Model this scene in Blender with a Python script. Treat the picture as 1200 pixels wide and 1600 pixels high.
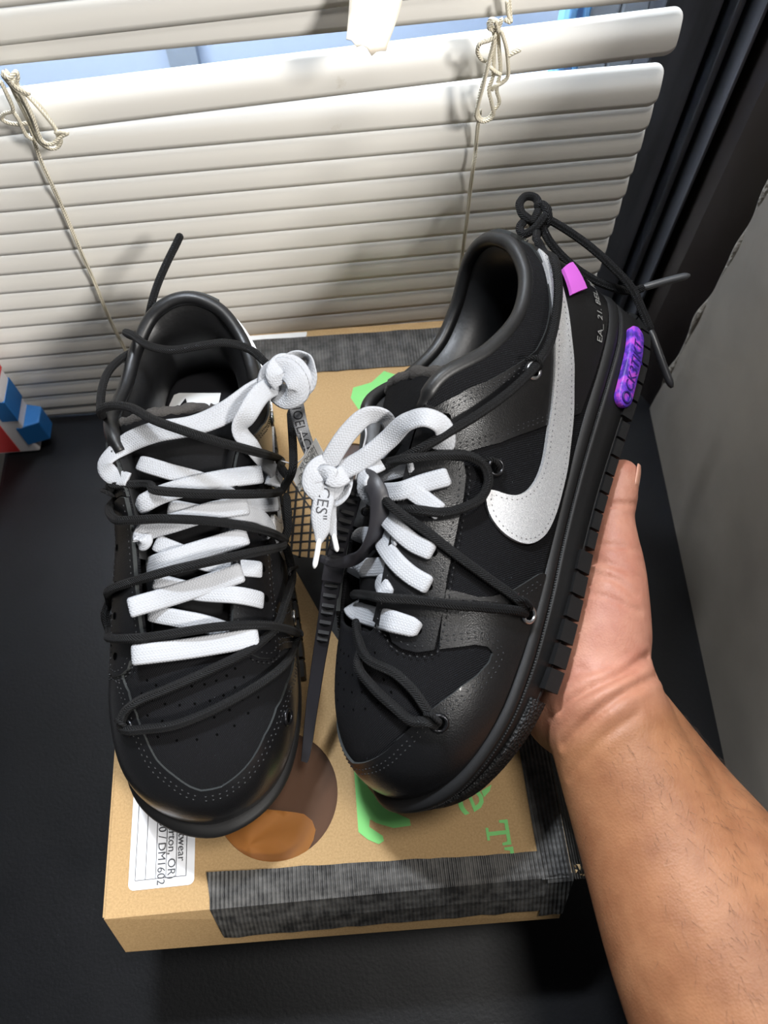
import bpy, bmesh, math, random
import numpy as np
from mathutils import Vector, Matrix
from mathutils.bvhtree import BVHTree
from mathutils.geometry import delaunay_2d_cdt

for o in list(bpy.data.objects):
    bpy.data.objects.remove(o, do_unlink=True)
SC = bpy.context.scene
COL = SC.collection
random.seed(7)
RNG = np.random.default_rng(7)

# ------------------------------------------------------------------ camera
BOXZ = 0.10                       # height of the shoe box lid above the table
CAM_LOC = np.array([0.0, 0.0, 0.53])
FPX = 1155.0                      # focal length in pixels of the 1200x1600 frame
def cam_matrix(pitch, yaw):
    p, y = math.radians(pitch), math.radians(yaw)
    fwd = np.array([math.sin(y)*math.cos(p), math.cos(y)*math.cos(p), -math.sin(p)])
    right = np.array([math.cos(y), -math.sin(y), 0.0])
    return np.stack([right, np.cross(right, fwd), -fwd], 1)
CAM_M = cam_matrix(62.0, 5.5)
cd = bpy.data.cameras.new('camera')
cam = bpy.data.objects.new('camera', cd); COL.objects.link(cam)
mw = Matrix.Identity(4)
for i in range(3):
    for j in range(3): mw[i][j] = CAM_M[i, j]
    mw[i][3] = CAM_LOC[i]
cam.matrix_world = mw
cd.sensor_width = 36.0; cd.lens = FPX*36.0/1600.0; cd.clip_start = 0.02
cd.dof.use_dof = True; cd.dof.focus_distance = 0.39; cd.dof.aperture_fstop = 11.0
SC.camera = cam

# ------------------------------------------------------------------ light
world = bpy.data.worlds.new('world'); SC.world = world; world.use_nodes = True
bg = world.node_tree.nodes['Background']
bg.inputs[0].default_value = (0.90, 0.95, 1.0, 1); bg.inputs[1].default_value = 0.10
def area_lamp(name, loc, target, size, power, col):
    l = bpy.data.lights.new(name, 'AREA'); l.shape = 'DISK'; l.size = size; l.energy = power; l.color = col
    o = bpy.data.objects.new(name, l); COL.objects.link(o); o.location = loc
    o.rotation_euler = (Vector(target)-Vector(loc)).to_track_quat('-Z', 'Y').to_euler()
    return o
area_lamp('ceiling_lamp', (0.36, 0.12, 1.75), (0.0, 0.15, 0.1), 0.40, 15.0, (1.0, 0.965, 0.92))
area_lamp('room_lamp', (0.95, -0.85, 1.30), (0.0, 0.25, 0.1), 0.32, 38.0, (1.0, 0.97, 0.93))
area_lamp('daylight', (-0.15, 0.56, 1.05), (-0.1, 0.70, 0.10), 0.12, 42.0, (0.86, 0.92, 1.0))

SC.view_settings.view_transform = 'Standard'; SC.view_settings.look = 'None'
SC.view_settings.gamma = 1.0; SC.view_settings.use_curve_mapping = False
SC.view_settings.exposure = -0.12

# ------------------------------------------------------------------ helpers
def W(px, py, depth):
    """world point seen at a photo position, at a distance along the view axis"""
    return CAM_LOC + depth*(CAM_M @ np.array([(px-600)/FPX, -(py-800)/FPX, -1.0]))
def ray(px, py):
    d = CAM_M @ np.array([(px-600)/FPX, -(py-800)/FPX, -1.0]); return d/np.linalg.norm(d)
def on_plane(px, py, axis, c):
    d = ray(px, py); t = (c-CAM_LOC[axis])/d[axis]; return CAM_LOC+t*d
def tag(o, label=None, cat=None, group=None, kind=None):
    if label: o['label'] = label
    if cat: o['category'] = cat
    if group: o['group'] = group
    if kind: o['kind'] = kind
    return o
def empty(name, loc=(0, 0, 0), M=None):
    o = bpy.data.objects.new(name, None); COL.objects.link(o); o.empty_display_size = 0.02
    if M is not None: o.matrix_world = M
    else: o.location = loc
    return o
def mesh_obj(name, verts, faces, mat, parent=None, smooth=True, uv=None, mats=None, midx=None):
    me = bpy.data.meshes.new(name)
    me.from_pydata([tuple(map(float, v)) for v in verts], [], [tuple(map(int, f)) for f in faces])
    me.update()
    if smooth: me.polygons.foreach_set('use_smooth', [True]*len(me.polygons))
    for m in (mats or [mat]): me.materials.append(m)
    if midx is not None: me.polygons.foreach_set('material_index', [int(i) for i in midx])
    if uv is not None:
        l = me.uv_layers.new(name='uv'); uv = np.asarray(uv, float)
        li = np.zeros(len(me.loops), int); me.loops.foreach_get('vertex_index', li)
        l.data.foreach_set('uv', uv[li].ravel())
    o = bpy.data.objects.new(name, me); COL.objects.link(o)
    if parent is not None: o.parent = parent
    return o
class MB:
    """collects shapes that form one mesh"""
    def __init__(s): s.v = []; s.f = []; s.n = 0
    def add(s, v, f):
        v = np.asarray(v, float); s.v.append(v); s.f += [[i+s.n for i in q] for q in f]; s.n += len(v); return s
    def box(s, lo, hi, M=None):
        (a, b, c), (d, e, g) = lo, hi
        v = np.array([(x, y, z) for x in (a, d) for y in (b, e) for z in (c, g)], float)
        if M is not None: v = v @ np.asarray(M)[:3, :3].T + np.asarray(M)[:3, 3]
        return s.add(v, [(0, 1, 3, 2), (4, 6, 7, 5), (0, 4, 5, 1), (2, 3, 7, 6), (0, 2, 6, 4), (1, 5, 7, 3)])
    def build(s, name, mat, parent=None, smooth=False, bevel=0):
        o = mesh_obj(name, np.concatenate(s.v), s.f, mat, parent, smooth)
        if bevel:
            m = o.modifiers.new('bevel', 'BEVEL'); m.width = bevel; m.segments = 2; m.limit_method = 'ANGLE'
        return o
def catmull(P, n):
    P = np.asarray(P, float)
    if len(P) == 2: return P[0]+(P[1]-P[0])*np.linspace(0, 1, n)[:, None]
    d = np.linalg.norm(np.diff(P, axis=0), axis=1)**0.5+1e-9
    A = np.vstack([2*P[0]-P[1], P, 2*P[-1]-P[-2]])
    k = np.concatenate([[-d[0]], [0], np.cumsum(d), [d.sum()+d[-1]]])
    out = []
    for u in np.linspace(0, d.sum(), n):
        i = int(np.clip(np.searchsorted(k, u, 'right')-1, 1, len(P)-1))
        t0, t1, t2, t3 = k[i-1:i+3]; p0, p1, p2, p3 = A[i-1:i+3]
        a1 = (t1-u)/(t1-t0)*p0+(u-t0)/(t1-t0)*p1; a2 = (t2-u)/(t2-t1)*p1+(u-t1)/(t2-t1)*p2
        a3 = (t3-u)/(t3-t2)*p2+(u-t2)/(t3-t2)*p3
        b1 = (t2-u)/(t2-t0)*a1+(u-t0)/(t2-t0)*a2; b2 = (t3-u)/(t3-t1)*a2+(u-t1)/(t3-t1)*a3
        out.append((t2-u)/(t2-t1)*b1+(u-t1)/(t2-t1)*b2)
    return np.array(out)
def unit(v):
    v = np.asarray(v, float); return v/(np.linalg.norm(v, axis=-1, keepdims=True)+1e-12)
def frames(P, closed=False, hint=None):
    n = len(P)
    if closed: T = unit(np.roll(P, -1, 0)-np.roll(P, 1, 0))
    else: T = unit(np.gradient(P, axis=0))
    if hint is not None:
        Nn = hint - (hint*T).sum(1, keepdims=True)*T; Nn = unit(Nn)
        return T, Nn, np.cross(T, Nn)
    N0 = np.array([0, 0, 1.0]) if abs(T[0][2]) < 0.9 else np.array([1.0, 0, 0])
    Nn = np.zeros_like(P); v = unit(N0-(N0@T[0])*T[0])
    for i in range(n):
        v = unit(v-(v@T[i])*T[i]); Nn[i] = v
    return T, Nn, np.cross(T, Nn)
def sweep_data(P, prof, closed=False, hint=None, cap=True, scale=None):
    """prof: list of (side, normal) offsets; scale: per-point factor"""
    P = np.asarray(P, float); T, Nn, B = frames(P, closed, hint)
    prof = np.asarray(prof, float); m = len(prof); n = len(P)
    sc = np.ones(n) if scale is None else np.asarray(scale, float)
    V = (P[:, None]+sc[:, None, None]*(prof[None, :, :1]*B[:, None]+prof[None, :, 1:]*Nn[:, None])).reshape(-1, 3)
    F = []
    for i in range(n if closed else n-1):
        j = (i+1) % n
        for k in range(m):
            l = (k+1) % m; F.append((i*m+k, i*m+l, j*m+l, j*m+k))
    if cap and not closed:
        F.append(tuple(range(m-1, -1, -1))); F.append(tuple((n-1)*m+k for k in range(m)))
    L = np.concatenate([[0], np.cumsum(np.linalg.norm(np.diff(P, axis=0), axis=1))])
    ang = np.concatenate([[0], np.cumsum(np.linalg.norm(np.diff(prof, axis=0), axis=1))])
    uv = np.stack([np.repeat(L, m), np.tile(ang, n)], 1)
    return V, F, uv
def circ(r, k=8, ry=None):
    a = np.linspace(0, 2*np.pi, k, endpoint=False); ry = r if ry is None else ry
    return np.stack([r*np.cos(a), ry*np.sin(a)], 1)
def flat(w, t):
    return np.array([(w, 0), (.86*w, .8*t), (.5*w, t), (0, t), (-.5*w, t), (-.86*w, .8*t), (-w, 0), (-.86*w, -.8*t), (0, -t), (.86*w, -.8*t)])
def rounded_scale(n, k=3):
    s = np.ones(n)
    e = np.sin(np.linspace(0.25, 1, k)*np.pi/2); s[:k] = e; s[-k:] = e[::-1]; return s
def tube(name, pts, r, mat, parent=None, n=None, k=8, closed=False, rad=None, ends=True):
    P = np.asarray(pts, float)
    n = n or max(8, len(P)*8)
    if closed:
        Q = catmull(np.vstack([P[-2:], P, P[:2]]), n+60); L = len(P)
        Q = Q[:]  # trimmed below
        Q = catmull(np.vstack([P, P[:1]]), n+1)[:-1]
    else: Q = catmull(P, n)
    sc = rounded_scale(len(Q)) if (ends and not closed) else np.ones(len(Q))
    if rad is not None: sc = sc*np.interp(np.linspace(0, 1, len(Q)), np.linspace(0, 1, len(rad)), rad)
    V, F, uv = sweep_data(Q, circ(r, k), closed, None, True, sc)
    return mesh_obj(name, V, F, mat, parent, True, uv)

# ------------------------------------------------------------------ materials
def srgb(r, g, b):
    f = lambda c: c/12.92 if c <= .04045 else ((c+.055)/1.055)**2.4
    return (f(r/255), f(g/255), f(b/255), 1)
def new_mat(name, col, rough=0.5, metal=0.0, spec=0.5):
    m = bpy.data.materials.new(name); m.use_nodes = True
    b = m.node_tree.nodes['Principled BSDF']
    b.inputs['Base Color'].default_value = col; b.inputs['Roughness'].default_value = rough
    b.inputs['Metallic'].default_value = metal; b.inputs['Specular IOR Level'].default_value = spec
    return m
def nd(m, t, **kw):
    n = m.node_tree.nodes.new(t)
    for k, v in kw.items(): setattr(n, k, v)
    return n
def lk(m, a, b): m.node_tree.links.new(a, b)
def bsdf(m): return m.node_tree.nodes['Principled BSDF']
def coords(m, kind='Object', scale=(1, 1, 1)):
    tc = nd(m, 'ShaderNodeTexCoord'); mp = nd(m, 'ShaderNodeMapping'); mp.inputs['Scale'].default_value = scale
    lk(m, tc.outputs[kind], mp.inputs[0]); return mp.outputs[0]
def noise(m, vec, scale, detail=4, rough=.55):
    n = nd(m, 'ShaderNodeTexNoise'); n.inputs['Scale'].default_value = scale; n.inputs['Detail'].default_value = detail
    n.inputs['Roughness'].default_value = rough; lk(m, vec, n.inputs['Vector']); return n.outputs[0]
def math_n(m, op, a, b=None):
    n = nd(m, 'ShaderNodeMath', operation=op)
    for i, x in enumerate((a, b)):
        if x is None: continue
        if isinstance(x, (int, float)): n.inputs[i].default_value = x
        else: lk(m, x, n.inputs[i])
    return n.outputs[0]
def add_bump(m, h, strength, dist):
    b = nd(m, 'ShaderNodeBump'); b.inputs['Strength'].default_value = strength; b.inputs['Distance'].default_value = dist
    lk(m, h, b.inputs['Height'])
    P = bsdf(m)
    if P.inputs['Normal'].is_linked:
        lk(m, P.inputs['Normal'].links[0].from_socket, b.inputs['Normal'])
    lk(m, b.outputs[0], P.inputs['Normal'])
def mix_col(m, fac, c1, c2, lo=.35, hi=.65):
    r = nd(m, 'ShaderNodeValToRGB'); r.color_ramp.elements[0].position = lo; r.color_ramp.elements[1].position = hi
    r.color_ramp.elements[0].color = c1; r.color_ramp.elements[1].color = c2
    lk(m, fac, r.inputs[0]); lk(m, r.outputs[0], bsdf(m).inputs['Base Color']); return r
def rough_var(m, fac, lo, hi):
    r = nd(m, 'ShaderNodeMapRange'); r.inputs['To Min'].default_value = lo; r.inputs['To Max'].default_value = hi
    lk(m, fac, r.inputs[0]); lk(m, r.outputs[0], bsdf(m).inputs['Roughness'])
def weave(m, pitch, strength=.6, dist=.0004):
    v = coords(m, 'UV'); sp = nd(m, 'ShaderNodeSeparateXYZ'); lk(m, v, sp.inputs[0])
    a = math_n(m, 'SINE', math_n(m, 'MULTIPLY', sp.outputs[0], 2*math.pi/pitch))
    b = math_n(m, 'SINE', math_n(m, 'MULTIPLY', sp.outputs[1], 2*math.pi/pitch))
    h = math_n(m, 'MULTIPLY', a, b); add_bump(m, h, strength, dist); return h
def braid(m, pitch, width, strength=.6, dist=.0004):
    """herringbone relief along a lace; u runs along, v around it"""
    v = coords(m, 'UV'); sp = nd(m, 'ShaderNodeSeparateXYZ'); lk(m, v, sp.inputs[0])
    tri = math_n(m, 'PINGPONG', sp.outputs[1], width)
    a = math_n(m, 'SINE', math_n(m, 'MULTIPLY', math_n(m, 'ADD', sp.outputs[0], tri), 2*math.pi/pitch))
    b = math_n(m, 'SINE', math_n(m, 'MULTIPLY', sp.outputs[1], 2*math.pi/width*1.0))
    h = math_n(m, 'ADD', a, math_n(m, 'MULTIPLY', b, .6)); add_bump(m, h, strength, dist); return h

M = {}
def leather(name, col, rough, scale=1500, st=.22, d=.0003):
    m = new_mat(name, col, rough, 0, .5); v = coords(m)
    vo = nd(m, 'ShaderNodeTexVoronoi'); vo.inputs['Scale'].default_value = scale; lk(m, v, vo.inputs['Vector'])
    add_bump(m, vo.outputs['Distance'], st, d)
    rough_var(m, noise(m, v, 45), rough-.1, rough+.12); return m
M['leather'] = leather('black_leather', (.0060, .0060, .0068, 1), .31)
M['leather_soft'] = leather('black_lining_leather', (.0055, .0055, .006, 1), .42, 500, .12)
M['canvas'] = new_mat('black_canvas', (.0062, .0062, .0075, 1), .95, 0, .2); weave(M['canvas'], .00135, .7, .0004)
M['raw_edge'] = new_mat('cut_leather_edge', (.028, .031, .031, 1), .85)
M['thread'] = new_mat('black_thread', (.016, .0165, .018, 1), .6)
M['rubber'] = new_mat('black_rubber', (.0075, .0075, .0080, 1), .55, 0, .4)
v = coords(M['rubber']); add_bump(M['rubber'], noise(M['rubber'], v, 1600, 2), .15, .0003)
M['rubber_rough'] = new_mat('pebbled_black_rubber', (.0070, .0070, .0075, 1), .6)
v = coords(M['rubber_rough']); vo = nd(M['rubber_rough'], 'ShaderNodeTexVoronoi'); vo.inputs['Scale'].default_value = 700
lk(M['rubber_rough'], v, vo.inputs['Vector']); add_bump(M['rubber_rough'], vo.outputs['Distance'], .9, .0012)
M['silver'] = new_mat('silver_foil_leather', (.70, .71, .72, 1), .36, .45)
v = coords(M['silver']); mix_col(M['silver'], noise(M['silver'], v, 2400, 3, .7), (.52, .53, .55, 1), (.95, .95, .96, 1), .36, .62); add_bump(M['silver'], noise(M['silver'], v, 2600, 3), .6, .0004); add_bump(M['silver'], noise(M['silver'], v, 300, 2), .12, .0006)
M['lining'] = new_mat('black_mesh_lining', (.006, .006, .007, 1), .95, 0, .2)
M['insole'] = new_mat('black_insole_foam', (.012, .012, .014, 1), .9, 0, .2); v = coords(M['insole']); add_bump(M['insole'], noise(M['insole'], v, 1500, 2), .4, .0004)
M['tongue'] = new_mat('black_tongue_suede', (.005, .005, .0056, 1), .9, 0, .2); v = coords(M['tongue']); add_bump(M['tongue'], noise(M['tongue'], v, 700, 4), .5, .0006)
M['foam'] = new_mat('raw_grey_foam', (.055, .050, .046, 1), .95); v = coords(M['foam']); add_bump(M['foam'], noise(M['foam'], v, 900, 4), .8, .001)
M['white_lace'] = new_mat('white_flat_lace', (.42, .43, .455, 1), .9, 0, .15); braid(M['white_lace'], .0015, .0013, .30, .0003)
M['rope'] = new_mat('black_braided_rope', (.0060, .0060, .0068, 1), .75, 0, .35); braid(M['rope'], .0013, .0024, .9, .0005)
M['aglet'] = new_mat('black_shrink_aglet', (.02, .02, .022, 1), .35)
M['aglet_grey'] = new_mat('grey_plastic_aglet', (.060, .062, .066, 1), .35)
M['white_plastic'] = new_mat('white_plastic', (.80, .80, .80, 1), .35)
M['metal'] = new_mat('gunmetal', (.55, .56, .58, 1), .25, 1.0)
M['metal_black'] = new_mat('black_metal', (.03, .03, .033, 1), .25, .8)
M['hole'] = new_mat('dark_hole', (.002, .002, .002, 1), 1.0, 0, 0)
M['pink'] = new_mat('pink_tab', srgb(214, 104, 214), .5)
M['print_silver'] = new_mat('silver_print', (.42, .42, .40, 1), .5, .3)
M['print_black'] = new_mat('black_print', (.005, .0047, .0044, 1), .75)
M['print_grey'] = new_mat('grey_text_ink', (.05, .05, .055, 1), .7)
m = M['purple'] = new_mat('marbled_purple_rubber', (.2, .1, .6, 1), .4); v = coords(m)
n1 = noise(m, v, 160, 5, .6); r = mix_col(m, n1, srgb(70, 40, 150), srgb(190, 80, 210), .42, .60)
e = r.color_ramp.elements.new(.51); e.color = srgb(110, 60, 205)
M['purple_dark'] = new_mat('dark_purple_print', srgb(50, 30, 120), .45)
m = M['kraft'] = new_mat('kraft_cardboard', srgb(196, 164, 118), .8, 0, .25); v = coords(m)
mix_col(m, noise(m, v, 900, 5, .7), srgb(160, 130, 90), srgb(185, 154, 110), .3, .68); add_bump(m, noise(m, v, 500, 4), .12, .0006)
M['kraft_edge'] = new_mat('torn_cardboard_edge', srgb(190, 160, 115), .9)
M['green'] = new_mat('green_ink', srgb(122, 200, 112), .7)
m = M['duct'] = new_mat('black_duct_tape', (.025, .024, .023, 1), .4, 0, .5); v = coords(m, 'Object')
sp = nd(m, 'ShaderNodeSeparateXYZ'); lk(m, v, sp.inputs[0])
a1 = math_n(m, 'SINE', math_n(m, 'MULTIPLY', sp.outputs[0], 2*math.pi/.0022)); a2 = math_n(m, 'SINE', math_n(m, 'MULTIPLY', sp.outputs[1], 2*math.pi/.0030))
hh = math_n(m, 'ADD', math_n(m, 'MULTIPLY', a1, 1.0), math_n(m, 'MULTIPLY', a2, .2)); add_bump(m, hh, .55, .0004)
nn = noise(m, v, 120, 5, .65); mix_col(m, math_n(m, 'ADD', nn, math_n(m, 'MULTIPLY', a1, .06)), (.022, .021, .020, 1), (.105, .100, .092, 1), .36, .72); rough_var(m, nn, .3, .6)
M['label'] = new_mat('white_paper_label', (.78, .79, .82, 1), .6)
M['paper'] = new_mat('white_card', (.76, .76, .75, 1), .7)
m = M['table'] = new_mat('black_leatherette', (.0022, .0024, .0031, 1), .42, 0, .22); v = coords(m); rough_var(m, noise(m, v, 14, 5), .34, .56)
add_bump(m, noise(m, v, 420, 3), .18, .0006)
m = M['wall'] = new_mat('grey_painted_wall', srgb(142, 134, 123), .6); v = coords(m); mix_col(m, noise(m, v, 9, 4), srgb(130, 123, 114), srgb(152, 144, 132), .3, .7)
add_bump(m, noise(m, v, 22, 3), .3, .004)
M['plaster'] = new_mat('chipped_plaster', srgb(150, 143, 132), .9); v = coords(M['plaster']); add_bump(M['plaster'], noise(M['plaster'], v, 160, 4), 1.0, .004)
m = M['slat'] = new_mat('cream_vinyl_slat', srgb(230, 227, 220), .45, 0, .4); v = coords(m, 'Object', (1, 1, 1))
nz = noise(m, v, 26, 6, .7); mix_col(m, nz, srgb(206, 199, 184), srgb(229, 226, 219), .20, .33)
M['cord'] = new_mat('cream_twisted_cord', srgb(225, 217, 196), .8); braid(M['cord'], .0016, .002, .6, .0004)
M['tape_masking'] = new_mat('cream_masking_tape', srgb(214, 204, 188), .6)
m = M['frame_black'] = new_mat('black_window_frame', (.008, .008, .009, 1), .35); v = coords(m); rough_var(m, noise(m, v, 30, 5), .25, .55)
m = M['frame_grey'] = new_mat('dark_grey_frame', (.05, .052, .06, 1), .4); v = coords(m, 'Object', (1, 1, .15)); mix_col(m, noise(m, v, 60, 4), (.035, .037, .043, 1), (.070, .072, .082, 1)); rough_var(m, noise(m, v, 30, 5), .3, .55)
m = M['frame_brown'] = new_mat('dark_brown_frame', (.010, .007, .006, 1), .35); v = coords(m); rough_var(m, noise(m, v, 40, 5), .25, .5)
M['alu'] = new_mat('white_aluminium', (.55, .57, .60, 1), .4)
M['alu_blue'] = new_mat('blue_window_profile', srgb(120, 175, 225), .4)
M['outside'] = new_mat('pale_blue_render', srgb(190, 204, 224), .8)
M['outside_grey'] = new_mat('grey_ledge', srgb(150, 160, 172), .8)
m = M['glass'] = bpy.data.materials.new('window_glass'); m.use_nodes = True
b = bsdf(m); b.inputs['Base Color'].default_value = (.9, .95, 1, 1); b.inputs['Roughness'].default_value = 0; b.inputs['Transmission Weight'].default_value = 1; b.inputs['IOR'].default_value = 1.0; b.inputs['Alpha'].default_value = .25
m = M['film'] = new_mat('clear_glossy_film', (.16, .10, .07, 1), .12); bsdf(m).inputs['Alpha'].default_value = .42
M['orange'] = new_mat('orange_tissue', srgb(240, 150, 20), .6)
M['brown_inside'] = new_mat('brown_box_inside', srgb(104, 66, 42), .9)
M['clear'] = new_mat('clear_filament', (.7, .7, .72, 1), .2); bsdf(M['clear']).inputs['Alpha'].default_value = .7
M['red'] = new_mat('red_print', srgb(190, 45, 45), .5); M['blue'] = new_mat('blue_print', srgb(28, 98, 160), .5); M['parcel'] = new_mat('white_parcel_card', srgb(214, 210, 212), .6)
M['zip_shade'] = new_mat('shaded_nylon', (.006, .006, .007, 1), .55, 0, .3)  # same nylon darkened: shade of the tooth recesses put into the colour
M['zip'] = new_mat('charcoal_nylon', (.022, .021, .025, 1), .42, 0, .5)
M['floor'] = new_mat('grey_floor', srgb(120, 120, 122), .6)

# ------------------------------------------------------------------ text
def text_mesh(s, size, shear=0.0):
    cu = bpy.data.curves.new('t', 'FONT'); cu.body = s; cu.size = size; cu.shear = shear; cu.resolution_u = 3
    ob = bpy.data.objects.new('t', cu); COL.objects.link(ob)
    bpy.context.view_layer.update()
    me = bpy.data.meshes.new_from_object(ob.evaluated_get(bpy.context.evaluated_depsgraph_get()))
    v = np.array([q.co[:2] for q in me.vertices]); f = [tuple(p.vertices) for p in me.polygons]
    bpy.data.objects.remove(ob); bpy.data.curves.remove(cu); bpy.data.meshes.remove(me)
    return v, f
def text_flat(name, s, size, org, ud, vd, mat, parent=None, lift=.0003, shear=0.0, sx=1.0):
    v, f = text_mesh(s, size, shear); ud = unit(ud); vd = unit(vd); n = np.cross(ud, vd)
    P = np.asarray(org)+v[:, :1]*sx*ud+v[:, 1:]*vd+lift*n
    return mesh_obj(name, P, f, mat, parent, False)

# ------------------------------------------------------------------ setting
TABLE_X0 = -0.289
tb = MB().box((-.289, -.55, -.035), (.62, .412, 0)).build('table', M['table'], bevel=.004)
tag(tb, 'black leather-covered table top under the shoe box', 'table')
WA = on_plane(1015, 640, 2, 0); WB = on_plane(1130, 1180, 2, 0)
wd = unit(WB-WA); A2 = WA; B2 = WB+wd*.7; wn = np.array([-wd[1], wd[0], 0]); wn = wn if wn[0] > 0 else -wn
def prism(poly, z0, z1):
    n = len(poly); v = [(x, y, z0) for x, y in poly]+[(x, y, z1) for x, y in poly]
    f = [tuple(range(n-1, -1, -1)), tuple(range(n, 2*n))]+[(i, (i+1) % n, n+(i+1) % n, n+i) for i in range(n)]
    return v, f
v, f = prism([A2[:2], B2[:2], (B2+.15*wn)[:2], (A2+.15*wn)[:2]], -.72, .44)  # top kept low out of view, shaped so the room lamp shines over
wr = MB().add(v, f).build('wall_right', M['wall']); tag(wr, 'grey painted wall beside the table', kind='structure')
# chipped plaster bead along the wall's end
zz = np.linspace(0.0, .44, 150); P = np.stack([A2[0]+.001+.0012*np.sin(zz*97)+.0008*np.sin(zz*41+1), A2[1]+.0008*np.sin(zz*63), zz], 1)
V, F, uv = sweep_data(P, circ(.0022, 7), scale=1+.35*np.sin(zz*150)*np.sin(zz*37))
o = mesh_obj('plaster_edge', V, F, M['plaster'], wr)
# window frame on the right, built of vertical profiles
fr = empty('window_1', (0.2, .45, 0)); tag(fr, 'dark window frame with sliding sashes', kind='structure')
def bar(name, x0, x1, y0, y1, mat, z0=-.05, z1=1.2, bev=.0015):
    o = MB().box((x0-.2, y0-.45, z0), (x1-.2, y1-.45, z1)).build(name, mat, fr, bevel=bev); return o
def xr(px, y, row=300): return on_plane(px, row, 1, y)[0]
xg = xr(1020, .430)
bar('sash_strip', xg-.035, xg-.001, .428, .450, M['frame_grey'])
bar('channel', xg-.001, xg+.006, .446, .470, M['frame_black'])
bar('guide_rail', xg+.003, xr(1048, .420), .420, .455, M['frame_grey'])
bar('channel', xr(1048, .420), xr(1078, .414), .430, .46, M['frame_black'])
bar('ridge', xr(1073, .406), xr(1079, .406), .406, .46, M['frame_grey'])
v, f = prism([(xr(1079, .412)-.2, .412-.45), (A2[0]-.012-.2, .392-.45), (A2[0]+.004-.2, A2[1]+.001-.45), (A2[0]+.05-.2, .47-.45), (xr(1079, .412)-.2, .47-.45)], -.05, 1.2)
MB().add(v, f).build('casing', M['frame_brown'], fr, bevel=.002)
bar('mullion', xr(880, .470, 60), xr(893, .470, 60), .468, .49, M['alu_blue'])
bar('mullion', xr(902, .470, 60), xr(913, .470, 60), .468, .49, M['alu_blue'])
bar('sash_panel', xr(913, .478, 60), xr(958, .478, 60), .478, .50, M['alu'])
bar('sash_panel', xr(960, .478, 60), xr(1000, .478, 60), .478, .50, M['alu'])
bar('sash_panel', xr(1006, .474, 60), xr(1100, .474, 60), .474, .50, M['alu'])
bar('glass_pane', -.75, xr(880, .47, 60), .474, .477, M['glass'], bev=0)
# what lies outside the glass
ow = MB().box((-1.4, .70, -.72), (1.0, .74, 1.6)).build('wall_outside', M['outside']); tag(ow, 'pale blue wall outside the window', kind='structure')
led = MB().box((on_plane(715, 40, 1, .60)[0], .56, -.72), (.35, .62, .17)).build('trim_1', M['outside_grey']); tag(led, 'grey outer ledge beyond the glass', kind='structure')
st_ = on_plane(285, 90, 1, .69)
led = MB().box((st_[0]-.012, .685, -.72), (st_[0]+.014, .70, 1.6)).build('trim_2', M['outside_grey']); tag(led, 'pale grey strip on the outer wall', kind='structure')
fl = MB().box((-2.2, -2.0, -.74), (1.2, .70, -.72)).build('floor', M['floor']); tag(fl, 'grey floor below the table', kind='structure')
wb = MB().box((-1.6, .475, -.72), (.7, .56, -.05)).build('wall_back', M['wall']); tag(wb, 'wall below the window', kind='structure')

# ------------------------------------------------------------------ blind
bl = empty('window_blind', (0, .404, .0)); tag(bl, 'cream horizontal slat blind hanging in front of the window', 'blind')
SLX0, SLX1 = -.62, .2005
def slat(zl, zr, fwd=.0, top=.0228, droop=0.0):
    zl += BOXZ; zr += BOXZ
    xs = np.concatenate([np.linspace(SLX0, SLX1-.006, 28), SLX1-.006+.006*np.sin(np.linspace(.15, 1, 6)*math.pi/2)])
    xs = xs+fwd*0
    V = []; K = 9
    for x in xs:
        zb = zl+(zr-zl)*(x+.19)/(.1335+.19) if x > -.19 else zl+(zr-zl)*(x+.19)/.3235*.6
        e = max(0., (x-(SLX1-.006))/.006); cut = .22*(1-math.sqrt(max(0, 1-e*e)))
        for k in range(K):
            c = cut+(1-2*cut)*k/(K-1)                 # 0 bottom edge .. 1 top edge
            z = zb+c*top; y = -.0024+.0052*c-.0017*math.sin(math.pi*c)
            V.append((x, y+fwd, z))
    n = len(xs); V = np.array(V); V2 = V+np.array([0, .0007, 0]); F = []
    for i in range(n-1):
        for k in range(K-1):
            a, b, c_, d = i*K+k, (i+1)*K+k, (i+1)*K+k+1, i*K+k+1
            F.append((a, b, c_, d)); o_ = n*K; F.append((a+o_, d+o_, c_+o_, b+o_))
    o_ = n*K
    for i in range(n-1): F += [(i*K, i*K+o_, (i+1)*K+o_, (i+1)*K), (i*K+K-1, (i+1)*K+K-1, (i+1)*K+K-1+o_, i*K+K-1+o_)]
    for k in range(K-1): F.append(((n-1)*K+k, (n-1)*K+k+o_, (n-1)*K+k+1+o_, (n-1)*K+k+1))
    return mesh_obj('slat', np.vstack([V, V2]), F, M['slat'], bl, True)
for k in range(15): slat(.1444-.01655*k, .1536-.01655*k)
slat(.1610, .1816, -.0006)
for k, (a, b_) in enumerate([(.1990, .2125), (.2085, .2262), (.2256, .2430), (.2425, .2600), (.2590, .2765), (.2755, .2930), (.2925, .3095)]+[(.2925+.0166*i, .3095+.0166*i) for i in range(1, 20)]): slat(a, b_, -.0004*k)
slat(-.0985, -.0950)
def bw(px, py, off):   # point in front of the blind, relative to it
    return on_plane(px, py, 1, .400-off)-np.array([0, .404, 0])
def ladder(pts, name):
    o = tube(name, [bw(x, y, .0042+.0012*math.sin(i*2.6)) for i, (x, y) in enumerate(pts)], .00075, M['cord'], bl, n=90, k=6)
    tube('cord_strand', [bw(x+3, y, .0045+.0014*math.cos(i*2.2)) for i, (x, y) in enumerate(pts)], .0006, M['cord'], o, n=90, k=6)
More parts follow.
